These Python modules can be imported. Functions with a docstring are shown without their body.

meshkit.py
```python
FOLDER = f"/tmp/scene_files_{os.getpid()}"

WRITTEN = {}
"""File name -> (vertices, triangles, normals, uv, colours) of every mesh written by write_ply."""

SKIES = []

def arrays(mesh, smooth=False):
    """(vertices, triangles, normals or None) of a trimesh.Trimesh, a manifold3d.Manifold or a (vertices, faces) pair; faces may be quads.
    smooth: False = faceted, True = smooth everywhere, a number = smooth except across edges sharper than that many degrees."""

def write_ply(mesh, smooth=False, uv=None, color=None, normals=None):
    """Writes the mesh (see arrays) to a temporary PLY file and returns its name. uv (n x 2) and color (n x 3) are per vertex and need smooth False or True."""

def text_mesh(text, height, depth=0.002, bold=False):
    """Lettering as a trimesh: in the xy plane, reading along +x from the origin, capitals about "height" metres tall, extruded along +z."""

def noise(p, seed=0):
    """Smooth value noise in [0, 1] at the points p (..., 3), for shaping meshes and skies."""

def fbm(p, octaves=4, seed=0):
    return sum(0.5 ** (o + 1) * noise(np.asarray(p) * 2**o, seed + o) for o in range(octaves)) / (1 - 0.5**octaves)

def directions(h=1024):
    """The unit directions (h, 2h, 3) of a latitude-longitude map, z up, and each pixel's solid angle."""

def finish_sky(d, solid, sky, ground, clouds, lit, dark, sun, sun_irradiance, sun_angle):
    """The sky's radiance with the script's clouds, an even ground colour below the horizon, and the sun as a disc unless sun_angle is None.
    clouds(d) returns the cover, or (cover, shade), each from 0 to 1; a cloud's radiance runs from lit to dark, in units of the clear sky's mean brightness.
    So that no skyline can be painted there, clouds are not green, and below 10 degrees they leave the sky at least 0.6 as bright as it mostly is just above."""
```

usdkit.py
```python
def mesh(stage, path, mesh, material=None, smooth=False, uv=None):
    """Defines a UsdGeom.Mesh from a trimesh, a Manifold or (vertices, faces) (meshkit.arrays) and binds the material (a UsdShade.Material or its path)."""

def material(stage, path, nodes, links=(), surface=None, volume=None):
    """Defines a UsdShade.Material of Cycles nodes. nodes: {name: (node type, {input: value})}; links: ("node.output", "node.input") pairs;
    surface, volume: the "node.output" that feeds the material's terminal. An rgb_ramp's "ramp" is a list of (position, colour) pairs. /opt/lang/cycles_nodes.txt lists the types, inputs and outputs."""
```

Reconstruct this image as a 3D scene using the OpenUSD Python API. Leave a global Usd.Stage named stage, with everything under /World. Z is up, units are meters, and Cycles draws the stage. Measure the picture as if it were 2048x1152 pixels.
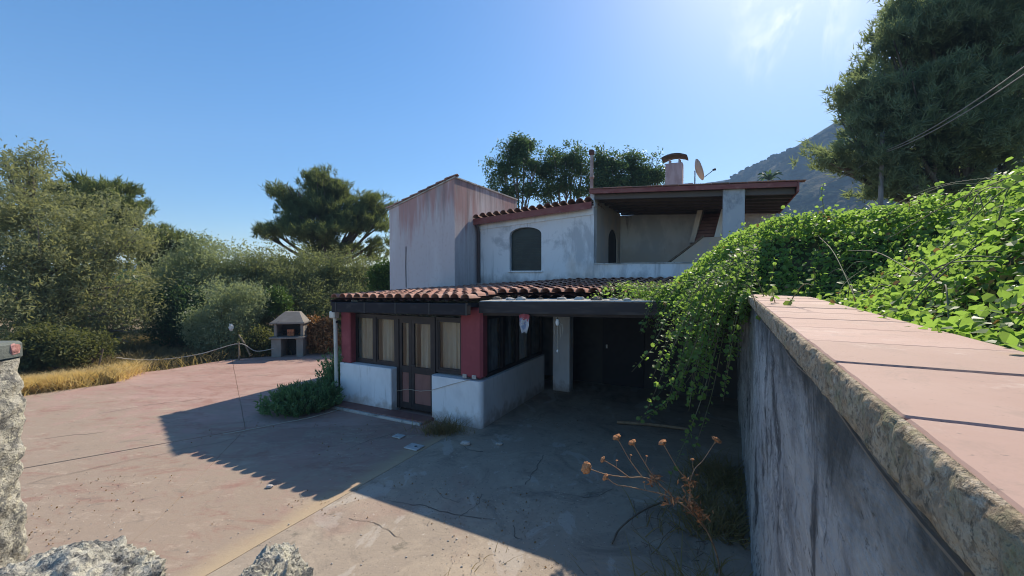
import math, re
import numpy as np, trimesh, usdkit, meshkit
from pxr import Usd, UsdGeom, UsdLux, UsdShade, Gf, Sdf, Vt
from shapely.geometry import Polygon, box as sbox

stage = Usd.Stage.CreateInMemory()
UsdGeom.SetStageUpAxis(stage, UsdGeom.Tokens.z)
UsdGeom.SetStageMetersPerUnit(stage, 1.0)
UsdGeom.Xform.Define(stage, '/World')
UsdGeom.Scope.Define(stage, '/World/Looks')

# ---------------------------------------------------------------- camera, sky, sun, exposure
EYE = 3.0
cam = UsdGeom.Camera.Define(stage, '/World/camera')
cam.CreateHorizontalApertureAttr(36.0)
cam.CreateVerticalApertureAttr(36.0 * 576 / 1024)
cam.CreateFocalLengthAttr(36.0 * 850 / 2048)
cam.CreateClippingRangeAttr(Gf.Vec2f(0.05, 20000))
cam.AddTranslateOp().Set(Gf.Vec3d(0, 0, EYE))
cam.AddRotateXOp().Set(90 - math.degrees(math.atan(26 / 850)))
cam.CreateExposureAttr(0.7)

SUN_AZ, SUN_EL = math.radians(35.0), math.radians(41.0)
to_sun = np.array([math.sin(SUN_AZ) * math.cos(SUN_EL), math.cos(SUN_AZ) * math.cos(SUN_EL), math.sin(SUN_EL)])
sun = UsdLux.DistantLight.Define(stage, '/World/sun')
sun.CreateNormalizeAttr(True)
sun.CreateIntensityAttr(1.25)
sun.CreateAngleAttr(0.5)
sun.CreateColorAttr(Gf.Vec3f(1.0, 0.90, 0.76))
sun.AddRotateZOp().Set(-math.degrees(SUN_AZ))
sun.AddRotateXOp().Set(-(90 - math.degrees(SUN_EL)))   # local +z towards the sun

dome = UsdLux.DomeLight.Define(stage, '/World/sky')
dome.CreateIntensityAttr(1.0)
sky_mat = usdkit.material(stage, '/World/Looks/sky', {
    'sky': ('sky_texture', {'sky_type': 'single_scattering', 'sun_disc': False, 'sun_elevation': SUN_EL, 'sun_rotation': SUN_AZ,
                            'altitude': 100.0, 'air_density': 1.0, 'aerosol_density': 0.62, 'ozone_density': 3.0}),
    'tc': ('texture_coordinate', {}),
    'map': ('mapping', {'scale': (9.0, 5.0, 4.0), 'rotation': (0.0, 0.5, 0.3)}),
    'n': ('noise_texture', {'scale': 1.6, 'detail': 7.0, 'roughness': 0.62, 'distortion': 0.6}),
    'nr': ('map_range', {'from_min': 0.44, 'from_max': 0.61, 'clamp': True}),
    'map2': ('mapping', {'location': (-0.497, -0.746, -0.443)}),
    'len': ('vector_math', {'math_type': 'length'}),
    'blob': ('map_range', {'from_min': 0.02, 'from_max': 0.125, 'to_min': 1.0, 'to_max': 0.0, 'clamp': True}),
    'mul': ('math', {'math_type': 'multiply'}),
    'mix': ('mix', {'color2': (8.6, 8.9, 9.4)}),
    'hs': ('hsv', {'saturation': 1.36}),
    'bg': ('background_shader', {'strength': 0.101}),
}, [('tc.generated', 'map.vector'), ('map.vector', 'n.vector'), ('n.fac', 'nr.value'), ('tc.generated', 'map2.vector'), ('map2.vector', 'len.vector1'),
    ('len.value', 'blob.value'), ('nr.result', 'mul.value1'), ('blob.result', 'mul.value2'),
    ('mul.value', 'mix.fac'), ('sky.color', 'hs.color'), ('hs.color', 'mix.color1'), ('mix.color', 'bg.color')], surface='bg.background')
UsdShade.MaterialBindingAPI.Apply(dome.GetPrim()).Bind(sky_mat)
dome.GetPrim().SetCustomDataByKey('kind', 'structure')

# ---------------------------------------------------------------- helpers
PHI = math.radians(26.68)
C, S = math.cos(PHI), math.sin(PHI)
taken = {}


def H(a, b, z=0.0):                       # the house's own axes: a along its front, b into its depth
    return np.array([C * a + S * b, -S * a + C * b, z])


def hw(v):                                # many points in house axes -> world
    v = np.asarray(v, float)
    return np.stack([C * v[:, 0] + S * v[:, 1], -S * v[:, 0] + C * v[:, 1], v[:, 2]], 1)


def P(px, py, d):                         # a sight line's point at depth d
    return np.array([(px - 1024) / 850 * d, d, EYE + (550 - py) / 850 * d])


def numbered(parent, name):
    key = (parent, name)
    n = taken.get(key, 0)
    taken[key] = n + 1
    return f'{parent}/{name}' if n == 0 else f'{parent}/{name}_{n:03d}'


def tag(prim, label=None, cat=None, group=None, kind=None):
    for k, v in (('label', label), ('category', cat), ('group', group), ('kind', kind)):
        if v:
            prim.SetCustomDataByKey(k, v)
    return prim


MATS = {}                                 # path of thing -> inverse 4x4


def thing(name, label=None, cat=None, loc=(0, 0, 0), rotz=0.0, group=None, kind=None):
    path = numbered('/World', name)
    x = UsdGeom.Xform.Define(stage, path)
    x.AddTranslateOp().Set(Gf.Vec3d(*map(float, loc)))
    if rotz:
        x.AddRotateZOp().Set(math.degrees(rotz))
    m = np.eye(4)
    m[:2, :2] = [[math.cos(rotz), -math.sin(rotz)], [math.sin(rotz), math.cos(rotz)]]
    m[:3, 3] = loc
    MATS[path] = np.linalg.inv(m)
    tag(x.GetPrim(), label, cat, group, kind)
    return path


def vf(mesh):
    if isinstance(mesh, tuple):
        v, f = np.asarray(mesh[0], float), np.asarray(mesh[1], int)
        if f.shape[1] == 4:
            f = np.vstack([f[:, [0, 1, 2]], f[:, [0, 2, 3]]])
        return v, f
    return np.array(mesh.vertices, float), np.array(mesh.faces, int)


def join(meshes):
    vs, fs, n = [], [], 0
    for m in meshes:
        v, f = vf(m)
        vs.append(v)
        fs.append(f + n)
        n += len(v)
    return np.vstack(vs), np.vstack(fs)


def part(parent, name, mesh, mat, smooth=False, kind=None, label=None):
    """A mesh given in world coordinates, stored under its thing in the thing's own axes."""
    v, f = vf(mesh)
    top = '/'.join(parent.split('/')[:3])
    m = MATS[top]
    v = v @ m[:3, :3].T + m[:3, 3]
    path = numbered(parent, name)
    usdkit.mesh(stage, path, (v, f), mat, smooth)
    tag(stage.GetPrimAtPath(path), label, None, None, kind)
    return path


def solo(name, mesh, mat, label=None, cat=None, group=None, kind=None, smooth=False):
    """A top-level thing (or piece of the setting) that is one mesh."""
    path = numbered('/World', name)
    usdkit.mesh(stage, path, vf(mesh), mat, smooth)
    tag(stage.GetPrimAtPath(path), label, cat, group, kind)
    return path


def box(lo, hi, bev=0.0):
    lo, hi = np.asarray(lo, float), np.asarray(hi, float)
    if bev:
        pts = []
        for sx in (0, 1):
            for sy in (0, 1):
                for sz in (0, 1):
                    c = np.where([sx, sy, sz], hi, lo)
                    d = np.where([sx, sy, sz], -bev, bev)
                    for k in range(3):
                        q = c + d
                        q[k] = c[k]
                        pts.append(q)
        return vf(trimesh.convex.convex_hull(np.array(pts)))
    m = trimesh.creation.box(hi - lo)
    return np.array(m.vertices) + (lo + hi) / 2, np.array(m.faces)


def hbox(a0, a1, b0, b1, z0, z1, bev=0.0, tilt=0.0, ref=0.0):
    v, f = box((a0, b0, z0), (a1, b1, z1), bev)
    v[:, 2] += tilt * (v[:, 0] - ref)
    return hw(v), f


def wall_prism(poly, b0, b1):
    """A polygon drawn in (a, z), from depth b0 to b1, in house axes."""
    m = trimesh.creation.extrude_polygon(poly, b1 - b0, engine='earcut')
    v = np.array(m.vertices)
    return hw(np.stack([v[:, 0], b0 + v[:, 2], v[:, 1]], 1)), np.array(m.faces)[:, ::-1]


def side_prism(poly, a0, a1):
    """A polygon drawn in (b, z), from a0 to a1, in house axes."""
    m = trimesh.creation.extrude_polygon(poly, a1 - a0, engine='earcut')
    v = np.array(m.vertices)
    return hw(np.stack([a0 + v[:, 2], v[:, 0], v[:, 1]], 1)), np.array(m.faces)


def tube(pts, radii, n=6, cap=True):
    pts = np.asarray(pts, float)
    radii = np.broadcast_to(np.asarray(radii, float), (len(pts),))
    t = np.gradient(pts, axis=0)
    t /= np.maximum(np.linalg.norm(t, axis=1, keepdims=True), 1e-9)
    ref = np.array([0, 0, 1.0]) if abs(t[:, 2]).mean() < 0.8 else np.array([1.0, 0, 0])
    u = np.cross(t, ref)
    u /= np.maximum(np.linalg.norm(u, axis=1, keepdims=True), 1e-9)
    w = np.cross(t, u)
    ang = np.arange(n) / n * 2 * np.pi
    ring = pts[:, None] + radii[:, None, None] * (np.cos(ang)[None, :, None] * u[:, None] + np.sin(ang)[None, :, None] * w[:, None])
    v = ring.reshape(-1, 3)
    i, k = np.meshgrid(np.arange(len(pts) - 1), np.arange(n), indexing='ij')
    q = np.stack([i * n + k, i * n + (k + 1) % n, (i + 1) * n + (k + 1) % n, (i + 1) * n + k], -1).reshape(-1, 4)
    f = np.vstack([q[:, [0, 2, 1]], q[:, [0, 3, 2]]])
    if cap:
        e = (len(pts) - 1) * n
        f = np.vstack([f] + [[[0, k, k + 1]] for k in range(1, n - 1)] + [[[e, e + k + 1, e + k]] for k in range(1, n - 1)])
    return v, f


def curve(pts, n=12):
    """A smooth line through the points (Catmull-Rom)."""
    p = np.asarray(pts, float)
    if len(p) < 3:
        return p[0] + (p[-1] - p[0]) * np.linspace(0, 1, n)[:, None]
    q = np.vstack([2 * p[0] - p[1], p, 2 * p[-1] - p[-2]])
    out = []
    for i in range(1, len(q) - 2):
        t = np.linspace(0, 1, n, endpoint=i == len(q) - 3)[:, None]
        out.append(0.5 * (2 * q[i] + (q[i + 1] - q[i - 1]) * t + (2 * q[i - 1] - 5 * q[i] + 4 * q[i + 1] - q[i + 2]) * t**2 + (-q[i - 1] + 3 * q[i] - 3 * q[i + 1] + q[i + 2]) * t**3))
    return np.vstack(out)


def grid(nu, nv):
    i, k = np.meshgrid(np.arange(nu - 1), np.arange(nv - 1), indexing='ij')
    return np.stack([i * nv + k, (i + 1) * nv + k, (i + 1) * nv + k + 1, i * nv + k + 1], -1).reshape(-1, 4)


def unit(v):
    return v / np.maximum(np.linalg.norm(v, axis=-1, keepdims=True), 1e-9)


# ---------------------------------------------------------------- materials
def surf(name, base, layers=(), rough=0.85, bump=(), spec=0.3, translucent=0.0, metallic=0.0, tint=(1.7, 1.65, 1.05), local=False):
    """layers: dicts with c (colour) and a mask: s (noise scale), d (detail), k (direction times position, added), lo, hi, f (strength), isl (random per island), obj (random per object)."""
    nodes = {'g': ('geometry', {}), 'oi': ('object_info', {}), 'p': ('principled_bsdf', {'roughness': rough, 'specular_ior_level': spec, 'base_color': base, 'metallic': metallic})}
    if local:
        nodes['tc'] = ('texture_coordinate', {})
    pos = 'tc.object' if local else 'g.position'
    links, cur = [], None
    for i, L in enumerate(layers):
        m, src = f'l{i}', None
        if 's' in L:
            sc = L['s'] if np.ndim(L['s']) else (L['s'],) * 3
            nodes[m + 'map'] = ('mapping', {'scale': sc, 'location': (3.1 * i + 1.7, 7.3 * i, 2.9 * i)})
            nodes[m + 'n'] = ('noise_texture', {'scale': 1.0, 'detail': L.get('d', 4.0), 'roughness': L.get('r', 0.6), 'distortion': L.get('w', 0.0)})
            links += [(pos, m + 'map.vector'), (m + 'map.vector', m + 'n.vector')]
            src = m + 'n.fac'
        if 'isl' in L or 'obj' in L:
            r = 'g.random_per_island' if 'isl' in L else 'oi.random'
            if src:
                nodes[m + 'ra'] = ('mix_float', {'fac': L.get('isl', L.get('obj'))})
                links += [(src, m + 'ra.a'), (r, m + 'ra.b')]
                src = m + 'ra.result'
            else:
                src = r
        if 'k' in L:
            nodes[m + 'd'] = ('vector_math', {'math_type': 'dot_product', 'vector2': L['k']})
            links += [(pos, m + 'd.vector1')]
            if src:
                nodes[m + 'a'] = ('math', {'math_type': 'multiply_add', 'value2': L.get('amp', 1.0)})
                links += [(src, m + 'a.value1'), (m + 'd.value', m + 'a.value3')]
                src = m + 'a.value'
            else:
                src = m + 'd.value'
        nodes[m + 'r'] = ('map_range', {'from_min': L['lo'], 'from_max': L['hi'], 'to_min': 0.0, 'to_max': L.get('f', 1.0), 'clamp': True})
        nodes[m + 'x'] = ('mix', {'color2': L['c'], 'color1': base, 'mix_type': L.get('mode', 'mix')})
        links += [(src, m + 'r.value'), (m + 'r.result', m + 'x.fac')]
        if cur:
            links.append((cur, m + 'x.color1'))
        cur = m + 'x.color'
    if cur:
        links.append((cur, 'p.base_color'))
    last = None
    for i, (sc, strength, dist) in enumerate(bump):
        sc = sc if np.ndim(sc) else (sc,) * 3
        nodes[f'b{i}map'] = ('mapping', {'scale': sc})
        nodes[f'b{i}n'] = ('noise_texture', {'scale': 1.0, 'detail': 5.0, 'roughness': 0.65})
        nodes[f'b{i}'] = ('bump', {'strength': strength, 'distance': dist})
        links += [(pos, f'b{i}map.vector'), (f'b{i}map.vector', f'b{i}n.vector'), (f'b{i}n.fac', f'b{i}.height')]
        if last:
            links.append((last, f'b{i}.normal'))
        last = f'b{i}.normal'
    if last:
        links.append((last, 'p.normal'))
    out = 'p.BSDF'
    if translucent:
        nodes['t'] = ('translucent_bsdf', {'color': base})
        nodes['tm'] = ('mix', {'mix_type': 'multiply', 'fac': 1.0, 'color2': tint, 'color1': base})
        nodes['m'] = ('mix_closure', {'fac': translucent})
        if cur:
            links.append((cur, 'tm.color1'))
        links += [('tm.color', 't.color'), ('p.BSDF', 'm.closure1'), ('t.BSDF', 'm.closure2')]
        out = 'm.closure'
    return usdkit.material(stage, f'/World/Looks/{name}', nodes, links, surface=out)


def leaf_mat(name, dark, light, pale=None, tr=0.3, rough=0.5, spec=0.3, ns=0.9, tint=(1.7, 1.65, 1.05)):
    L = [dict(c=light, s=ns, d=3, isl=0.55, lo=0.35, hi=0.72)]
    if pale:
        L.append(dict(c=pale, s=ns * 0.6, d=4, isl=0.45, lo=0.56, hi=0.72, f=0.85))
    return surf(name, dark, L, rough=rough, spec=spec, translucent=tr, tint=tint)


M = {}
e1, e2 = (C, -S, 0.0), (S, C, 0.0)
M['pink_concrete'] = surf('pink_concrete', (0.345, 0.212, 0.172), [
    dict(c=(0.40, 0.268, 0.222), s=(0.5, 1.1, 1), d=8, r=.7, lo=0.4, hi=0.62),
    dict(c=(0.31, 0.215, 0.175), s=(0.8, 1.5, 1), d=6, r=.7, w=1.0, lo=0.52, hi=0.66, f=0.8),
    dict(c=(0.315, 0.245, 0.182), s=1.3, d=12, r=.8, w=.8, k=(S * -0.07, -C * 0.07, 0), amp=1.0, lo=0.10, hi=0.26, f=0.95),
    dict(c=(0.27, 0.145, 0.11), s=(1.0, 2.2, 1), d=10, r=.78, w=.6, lo=0.52, hi=0.62, f=0.65), dict(c=(0.20, 0.165, 0.13), s=(1.7, 3.2, 1), d=12, r=.8, w=1.2, lo=0.565, hi=0.63, f=0.65),
    dict(c=(0.42, 0.33, 0.25), s=(2.2, 4.5, 1), d=12, r=.82, lo=0.545, hi=0.62, f=0.7),
    dict(c=(0.20, 0.15, 0.12), s=(3.0, 7.0, 1), d=6, r=.7, w=1.5, lo=0.64, hi=0.74, f=0.6),
    dict(c=(0.43, 0.33, 0.205), s=1.5, d=6, k=(C, -S, 0), amp=0.5, lo=-4.72, hi=-4.42, f=0.75),
    dict(c=(0.13, 0.10, 0.085), s=34, d=3, lo=0.66, hi=0.74, f=0.6),
    dict(c=(0.55, 0.45, 0.38), s=21, d=3, lo=0.67, hi=0.73, f=0.5),
], rough=0.9, bump=[(30, 0.25, 0.01), (120, 0.3, 0.004), (2.5, 0.2, 0.05)])
M['worn_concrete'] = surf('worn_concrete', (0.295, 0.188, 0.148), [
    dict(c=(0.355, 0.232, 0.185), s=(0.5, 1.1, 1), d=8, r=.7, lo=0.4, hi=0.62),
    dict(c=(0.255, 0.175, 0.138), s=(0.8, 1.5, 1), d=6, r=.7, w=1.0, lo=0.52, hi=0.66, f=0.8),
    dict(c=(0.315, 0.245, 0.182), s=1.3, d=12, r=.8, w=.8, k=(S * -0.07, -C * 0.07, 0), amp=1.0, lo=0.10, hi=0.26, f=0.95),
    dict(c=(0.27, 0.145, 0.11), s=(1.0, 2.2, 1), d=10, r=.78, w=.6, lo=0.52, hi=0.62, f=0.65), dict(c=(0.20, 0.165, 0.13), s=(1.7, 3.2, 1), d=12, r=.8, w=1.2, lo=0.565, hi=0.63, f=0.65),
    dict(c=(0.42, 0.33, 0.25), s=(2.2, 4.5, 1), d=12, r=.82, lo=0.545, hi=0.62, f=0.7),
    dict(c=(0.20, 0.15, 0.12), s=(3.0, 7.0, 1), d=6, r=.7, w=1.5, lo=0.64, hi=0.74, f=0.6),
    dict(c=(0.43, 0.33, 0.205), s=1.5, d=6, k=(C, -S, 0), amp=0.5, lo=-4.72, hi=-4.42, f=0.75),
    dict(c=(0.13, 0.10, 0.085), s=34, d=3, lo=0.66, hi=0.74, f=0.6),
    dict(c=(0.55, 0.45, 0.38), s=21, d=3, lo=0.67, hi=0.73, f=0.5),
], rough=0.9, bump=[(30, 0.25, 0.01), (120, 0.3, 0.004), (2.5, 0.2, 0.05)])
M['grey_concrete'] = surf('grey_concrete', (0.315, 0.258, 0.198), [
    dict(c=(0.41, 0.335, 0.25), s=0.8, d=12, r=.78, w=0.7, lo=0.46, hi=0.62, f=0.9),
    dict(c=(0.19, 0.158, 0.125), s=1.1, d=12, r=.78, w=0.9, lo=0.52, hi=0.66, f=0.85),
    dict(c=(0.42, 0.37, 0.31), s=(1.7, 1.1, 1), d=5, r=.6, w=0.5, lo=0.585, hi=0.61, f=0.6),
    dict(c=(0.30, 0.19, 0.15), s=0.55, d=5, lo=0.56, hi=0.68, f=0.6),
    dict(c=(0.11, 0.10, 0.075), s=2.4, d=7, r=.75, lo=0.61, hi=0.72, f=0.8),
    dict(c=(0.10, 0.085, 0.07), s=28, d=4, lo=0.61, hi=0.72, f=0.7),
    dict(c=(0.5, 0.44, 0.36), s=19, d=3, lo=0.66, hi=0.73, f=0.6),
], rough=0.92, bump=[(26, 0.35, 0.012), (110, 0.35, 0.004), (3, 0.25, 0.05)])
M['crack'] = surf('crack', (0.105, 0.085, 0.07))
M['earth'] = surf('earth', (0.20, 0.15, 0.095), [
    dict(c=(0.33, 0.25, 0.135), s=0.6, d=6, lo=0.4, hi=0.6),
    dict(c=(0.12, 0.10, 0.06), s=2.2, d=6, lo=0.55, hi=0.7, f=0.8)], rough=0.95, bump=[(8, 0.6, 0.05)])
M['bank_earth'] = surf('bank_earth', (0.10, 0.085, 0.05), [dict(c=(0.16, 0.15, 0.07), s=1.2, d=5, lo=0.4, hi=0.6)], rough=0.95)
M['scrub'] = surf('scrub', (0.10, 0.094, 0.062), [
    dict(c=(0.062, 0.07, 0.04), s=0.035, d=9, r=.7, lo=0.46, hi=0.56),
    dict(c=(0.20, 0.165, 0.11), s=(0.012, 0.012, 0.03), d=8, r=.7, w=1, lo=0.52, hi=0.64, f=0.8),
    dict(c=(0.03, 0.038, 0.02), s=0.11, d=6, r=.7, lo=0.54, hi=0.62, f=0.9)], rough=1.0, spec=0.0, bump=[(0.08, 1.0, 8.0)])
M['bush_dark'] = surf('bush_dark', (0.05, 0.058, 0.034), [dict(c=(0.09, 0.09, 0.05), isl=1, lo=.3, hi=.9)], rough=1.0, spec=0.0)
M['white_plaster'] = surf('white_plaster', (0.74, 0.735, 0.73), [
    dict(c=(0.52, 0.52, 0.52), s=(2, 2, 1.2), d=5, lo=0.5, hi=0.7, f=0.5),
    dict(c=(0.38, 0.32, 0.27), s=(5, 5, 4), d=6, k=(0, 0, -0.7), amp=0.6, lo=0.10, hi=0.28, f=0.8), dict(c=(0.42, 0.40, 0.38), s=(8, 8, .7), d=8, r=.72, lo=.56, hi=.66, f=.55)], rough=0.8, bump=[(40, 0.15, 0.006)])
M['upper_plaster'] = surf('upper_plaster', (0.70, 0.68, 0.67), [
    dict(c=(0.40, 0.395, 0.40), s=(1.3, 1.3, 0.7), d=7, r=.68, w=.5, lo=0.50, hi=0.60, f=0.75),
    dict(c=(0.62, 0.52, 0.44), s=(0.8, 0.8, 0.5), d=4, lo=0.50, hi=0.62, f=0.7),
    dict(c=(0.27, 0.26, 0.255), s=(6, 6, 0.5), d=6, r=.7, lo=0.56, hi=0.70, f=0.6),
    dict(c=(0.22, 0.21, 0.20), s=(3, 3, 2), d=7, k=(0, 0, -1.2), amp=1.0, lo=-3.12, hi=-2.8, f=0.7)], rough=0.85, bump=[(30, 0.25, 0.008)])
M['tower_plaster'] = surf('tower_plaster', (0.50, 0.44, 0.43), [
    dict(c=(0.40, 0.225, 0.20), s=(2.2, 2.2, 0.25), d=6, r=.65, k=(0, 0, 0.16), amp=1.0, lo=1.18, hi=1.36, f=0.9),
    dict(c=(0.58, 0.545, 0.53), s=(1.1, 1.1, 0.16), d=4, lo=0.5, hi=0.6, f=0.7),
    dict(c=(0.185, 0.155, 0.15), s=(4.5, 4.5, 0.22), d=6, r=.65, k=(0, 0, 0.12), amp=1.0, lo=1.12, hi=1.34, f=0.85),
    dict(c=(0.25, 0.215, 0.21), s=(9, 9, 0.3), d=6, r=.7, lo=0.57, hi=0.7, f=0.65),
    dict(c=(0.40, 0.30, 0.27), s=(12, 12, 9), d=5, lo=0.55, hi=0.7, f=0.4)], rough=0.9, bump=[(25, 0.3, 0.01)])
M['beige_plaster'] = surf('beige_plaster', (0.52, 0.44, 0.36), [
    dict(c=(0.42, 0.40, 0.385), s=(1.4, 1.4, 0.9), d=6, lo=0.47, hi=0.58, f=0.8),
    dict(c=(0.19, 0.18, 0.175), s=(2.6, 2.6, 0.5), d=6, r=.7, lo=0.59, hi=0.70, f=0.7)], rough=0.9, bump=[(25, 0.25, 0.01)])
M['pale_plaster'] = surf('pale_plaster', (0.60, 0.57, 0.55), [dict(c=(0.44, 0.43, 0.43), s=(1.4, 1.4, 0.9), d=6, lo=0.47, hi=0.58, f=0.8), dict(c=(0.52, 0.42, 0.33), s=1.0, d=5, k=(0, 0, -.5), amp=1.0, lo=-1.5, hi=-1.15, f=.8), dict(c=(0.2, 0.19, 0.185), s=(2.6, 2.6, 0.5), d=6, r=.7, lo=0.60, hi=0.70, f=0.7)], rough=0.9, bump=[(25, 0.25, 0.01)])
M['pillar_plaster'] = surf('pillar_plaster', (0.40, 0.40, 0.41), [dict(c=(0.25, 0.255, 0.27), s=(3, 3, 1.5), d=6, r=.7, lo=0.48, hi=0.6, f=0.9), dict(c=(0.52, 0.49, 0.45), s=(6, 6, 3), d=5, lo=0.58, hi=0.68, f=.6)], rough=0.9, bump=[(25, 0.3, 0.01)])
M['red_paint'] = surf('red_paint', (0.27, 0.058, 0.065), [dict(c=(0.40, 0.10, 0.10), s=3, d=5, lo=0.5, hi=0.68, f=0.6), dict(c=(0.17, 0.04, 0.04), s=(9, 9, 3), d=5, lo=0.58, hi=0.7, f=.6)], rough=0.75, bump=[(50, 0.15, 0.004)])
M['fascia_red'] = surf('fascia_red', (0.23, 0.088, 0.075), [dict(c=(0.19, 0.055, 0.05), s=(2, 2, 6), d=5, lo=0.45, hi=0.65), dict(c=(0.36, 0.17, 0.14), s=5, d=5, lo=0.58, hi=0.7, f=.5)], rough=0.8)
M['dark_wood'] = surf('dark_wood', (0.032, 0.026, 0.026), [dict(c=(0.06, 0.048, 0.042), s=(2, 2, 14), d=5, lo=0.48, hi=0.66)], rough=0.65, bump=[((4, 4, 40), 0.2, 0.004)])
M['slat_wood'] = surf('slat_wood', (0.105, 0.088, 0.08), [dict(c=(0.12, 0.10, 0.09), s=(2, 2, 14), d=5, lo=0.48, hi=0.66)], rough=0.7)
M['frame_brown'] = surf('frame_brown', (0.020, 0.014, 0.014), [dict(c=(0.032, 0.023, 0.022), s=5, d=4, lo=0.5, hi=0.65)], rough=0.45, spec=0.45)
M['door_panel'] = surf('door_panel', (0.24, 0.115, 0.095), [dict(c=(0.18, 0.085, 0.07), s=(3, 3, 1), d=5, lo=0.45, hi=0.65)], rough=0.6)
M['gutter_paint'] = surf('gutter_paint', (0.028, 0.024, 0.026), [dict(c=(0.055, 0.048, 0.046), s=(4, 4, 9), d=5, lo=0.52, hi=0.68, f=.8)], rough=0.75, spec=0.15)
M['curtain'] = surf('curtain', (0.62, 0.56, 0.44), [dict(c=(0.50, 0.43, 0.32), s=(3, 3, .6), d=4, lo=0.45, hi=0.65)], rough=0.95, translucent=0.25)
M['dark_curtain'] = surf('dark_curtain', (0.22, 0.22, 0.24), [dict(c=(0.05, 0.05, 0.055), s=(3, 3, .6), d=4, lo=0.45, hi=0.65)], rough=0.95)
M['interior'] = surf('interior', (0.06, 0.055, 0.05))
M['room'] = surf('room', (0.6, 0.58, 0.54))
M['terracotta'] = surf('terracotta', (0.36, 0.175, 0.125), [
    dict(c=(0.46, 0.275, 0.21), obj=1, lo=0.55, hi=0.95), dict(c=(0.235, 0.13, 0.10), obj=1, lo=0.30, hi=0.05),
    dict(c=(0.27, 0.20, 0.15), s=5, d=6, r=.7, lo=0.52, hi=0.66, f=0.8),
    dict(c=(0.10, 0.085, 0.07), s=11, d=6, r=.7, lo=0.60, hi=0.72, f=0.75)], rough=0.9, bump=[(60, 0.25, 0.004)])
M['terracotta_mix'] = surf('terracotta_mix', (0.34, 0.17, 0.125), [
    dict(c=(0.46, 0.275, 0.21), isl=1, lo=0.55, hi=0.95), dict(c=(0.235, 0.13, 0.10), isl=1, lo=0.30, hi=0.05),
    dict(c=(0.27, 0.20, 0.15), s=5, d=6, r=.7, lo=0.52, hi=0.66, f=0.8),
    dict(c=(0.10, 0.085, 0.07), s=11, d=6, r=.7, lo=0.60, hi=0.72, f=0.75)], rough=0.9)
M['dark_clay'] = surf('dark_clay', (0.09, 0.05, 0.042), [dict(c=(0.15, 0.08, 0.065), s=6, d=5, lo=.5, hi=.65)], rough=0.9)
M['slab_concrete'] = surf('slab_concrete', (0.44, 0.41, 0.37), [dict(c=(0.24, 0.225, 0.20), s=(2.5, 2.5, 4), d=6, r=.7, lo=0.5, hi=0.62, f=0.9), dict(c=(0.12, 0.11, 0.095), s=7, d=6, lo=0.58, hi=0.68, f=.8)], rough=0.9, bump=[(25, .4, .01)])
M['step_tile'] = surf('step_tile', (0.20, 0.095, 0.08), [dict(c=(0.26, 0.16, 0.13), s=4, d=5, lo=.5, hi=.68, f=.7)], rough=0.6)
M['pvc'] = surf('pvc', (0.62, 0.58, 0.50), [dict(c=(0.45, 0.40, 0.33), s=(6, 6, 2), d=5, lo=.5, hi=.7)], rough=0.45, spec=0.5)
M['copper_pipe'] = surf('copper_pipe', (0.075, 0.05, 0.045), rough=0.5)
M['black_metal'] = surf('black_metal', (0.025, 0.024, 0.023), rough=0.5, spec=0.5)
M['green_shutter'] = surf('green_shutter', (0.016, 0.024, 0.020), [dict(c=(0.028, 0.038, 0.03), s=(2, 2, 3), d=4, lo=.45, hi=.65)], rough=0.4, spec=0.4)
M['dark_door'] = surf('dark_door', (0.022, 0.020, 0.022), rough=0.6)
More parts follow.
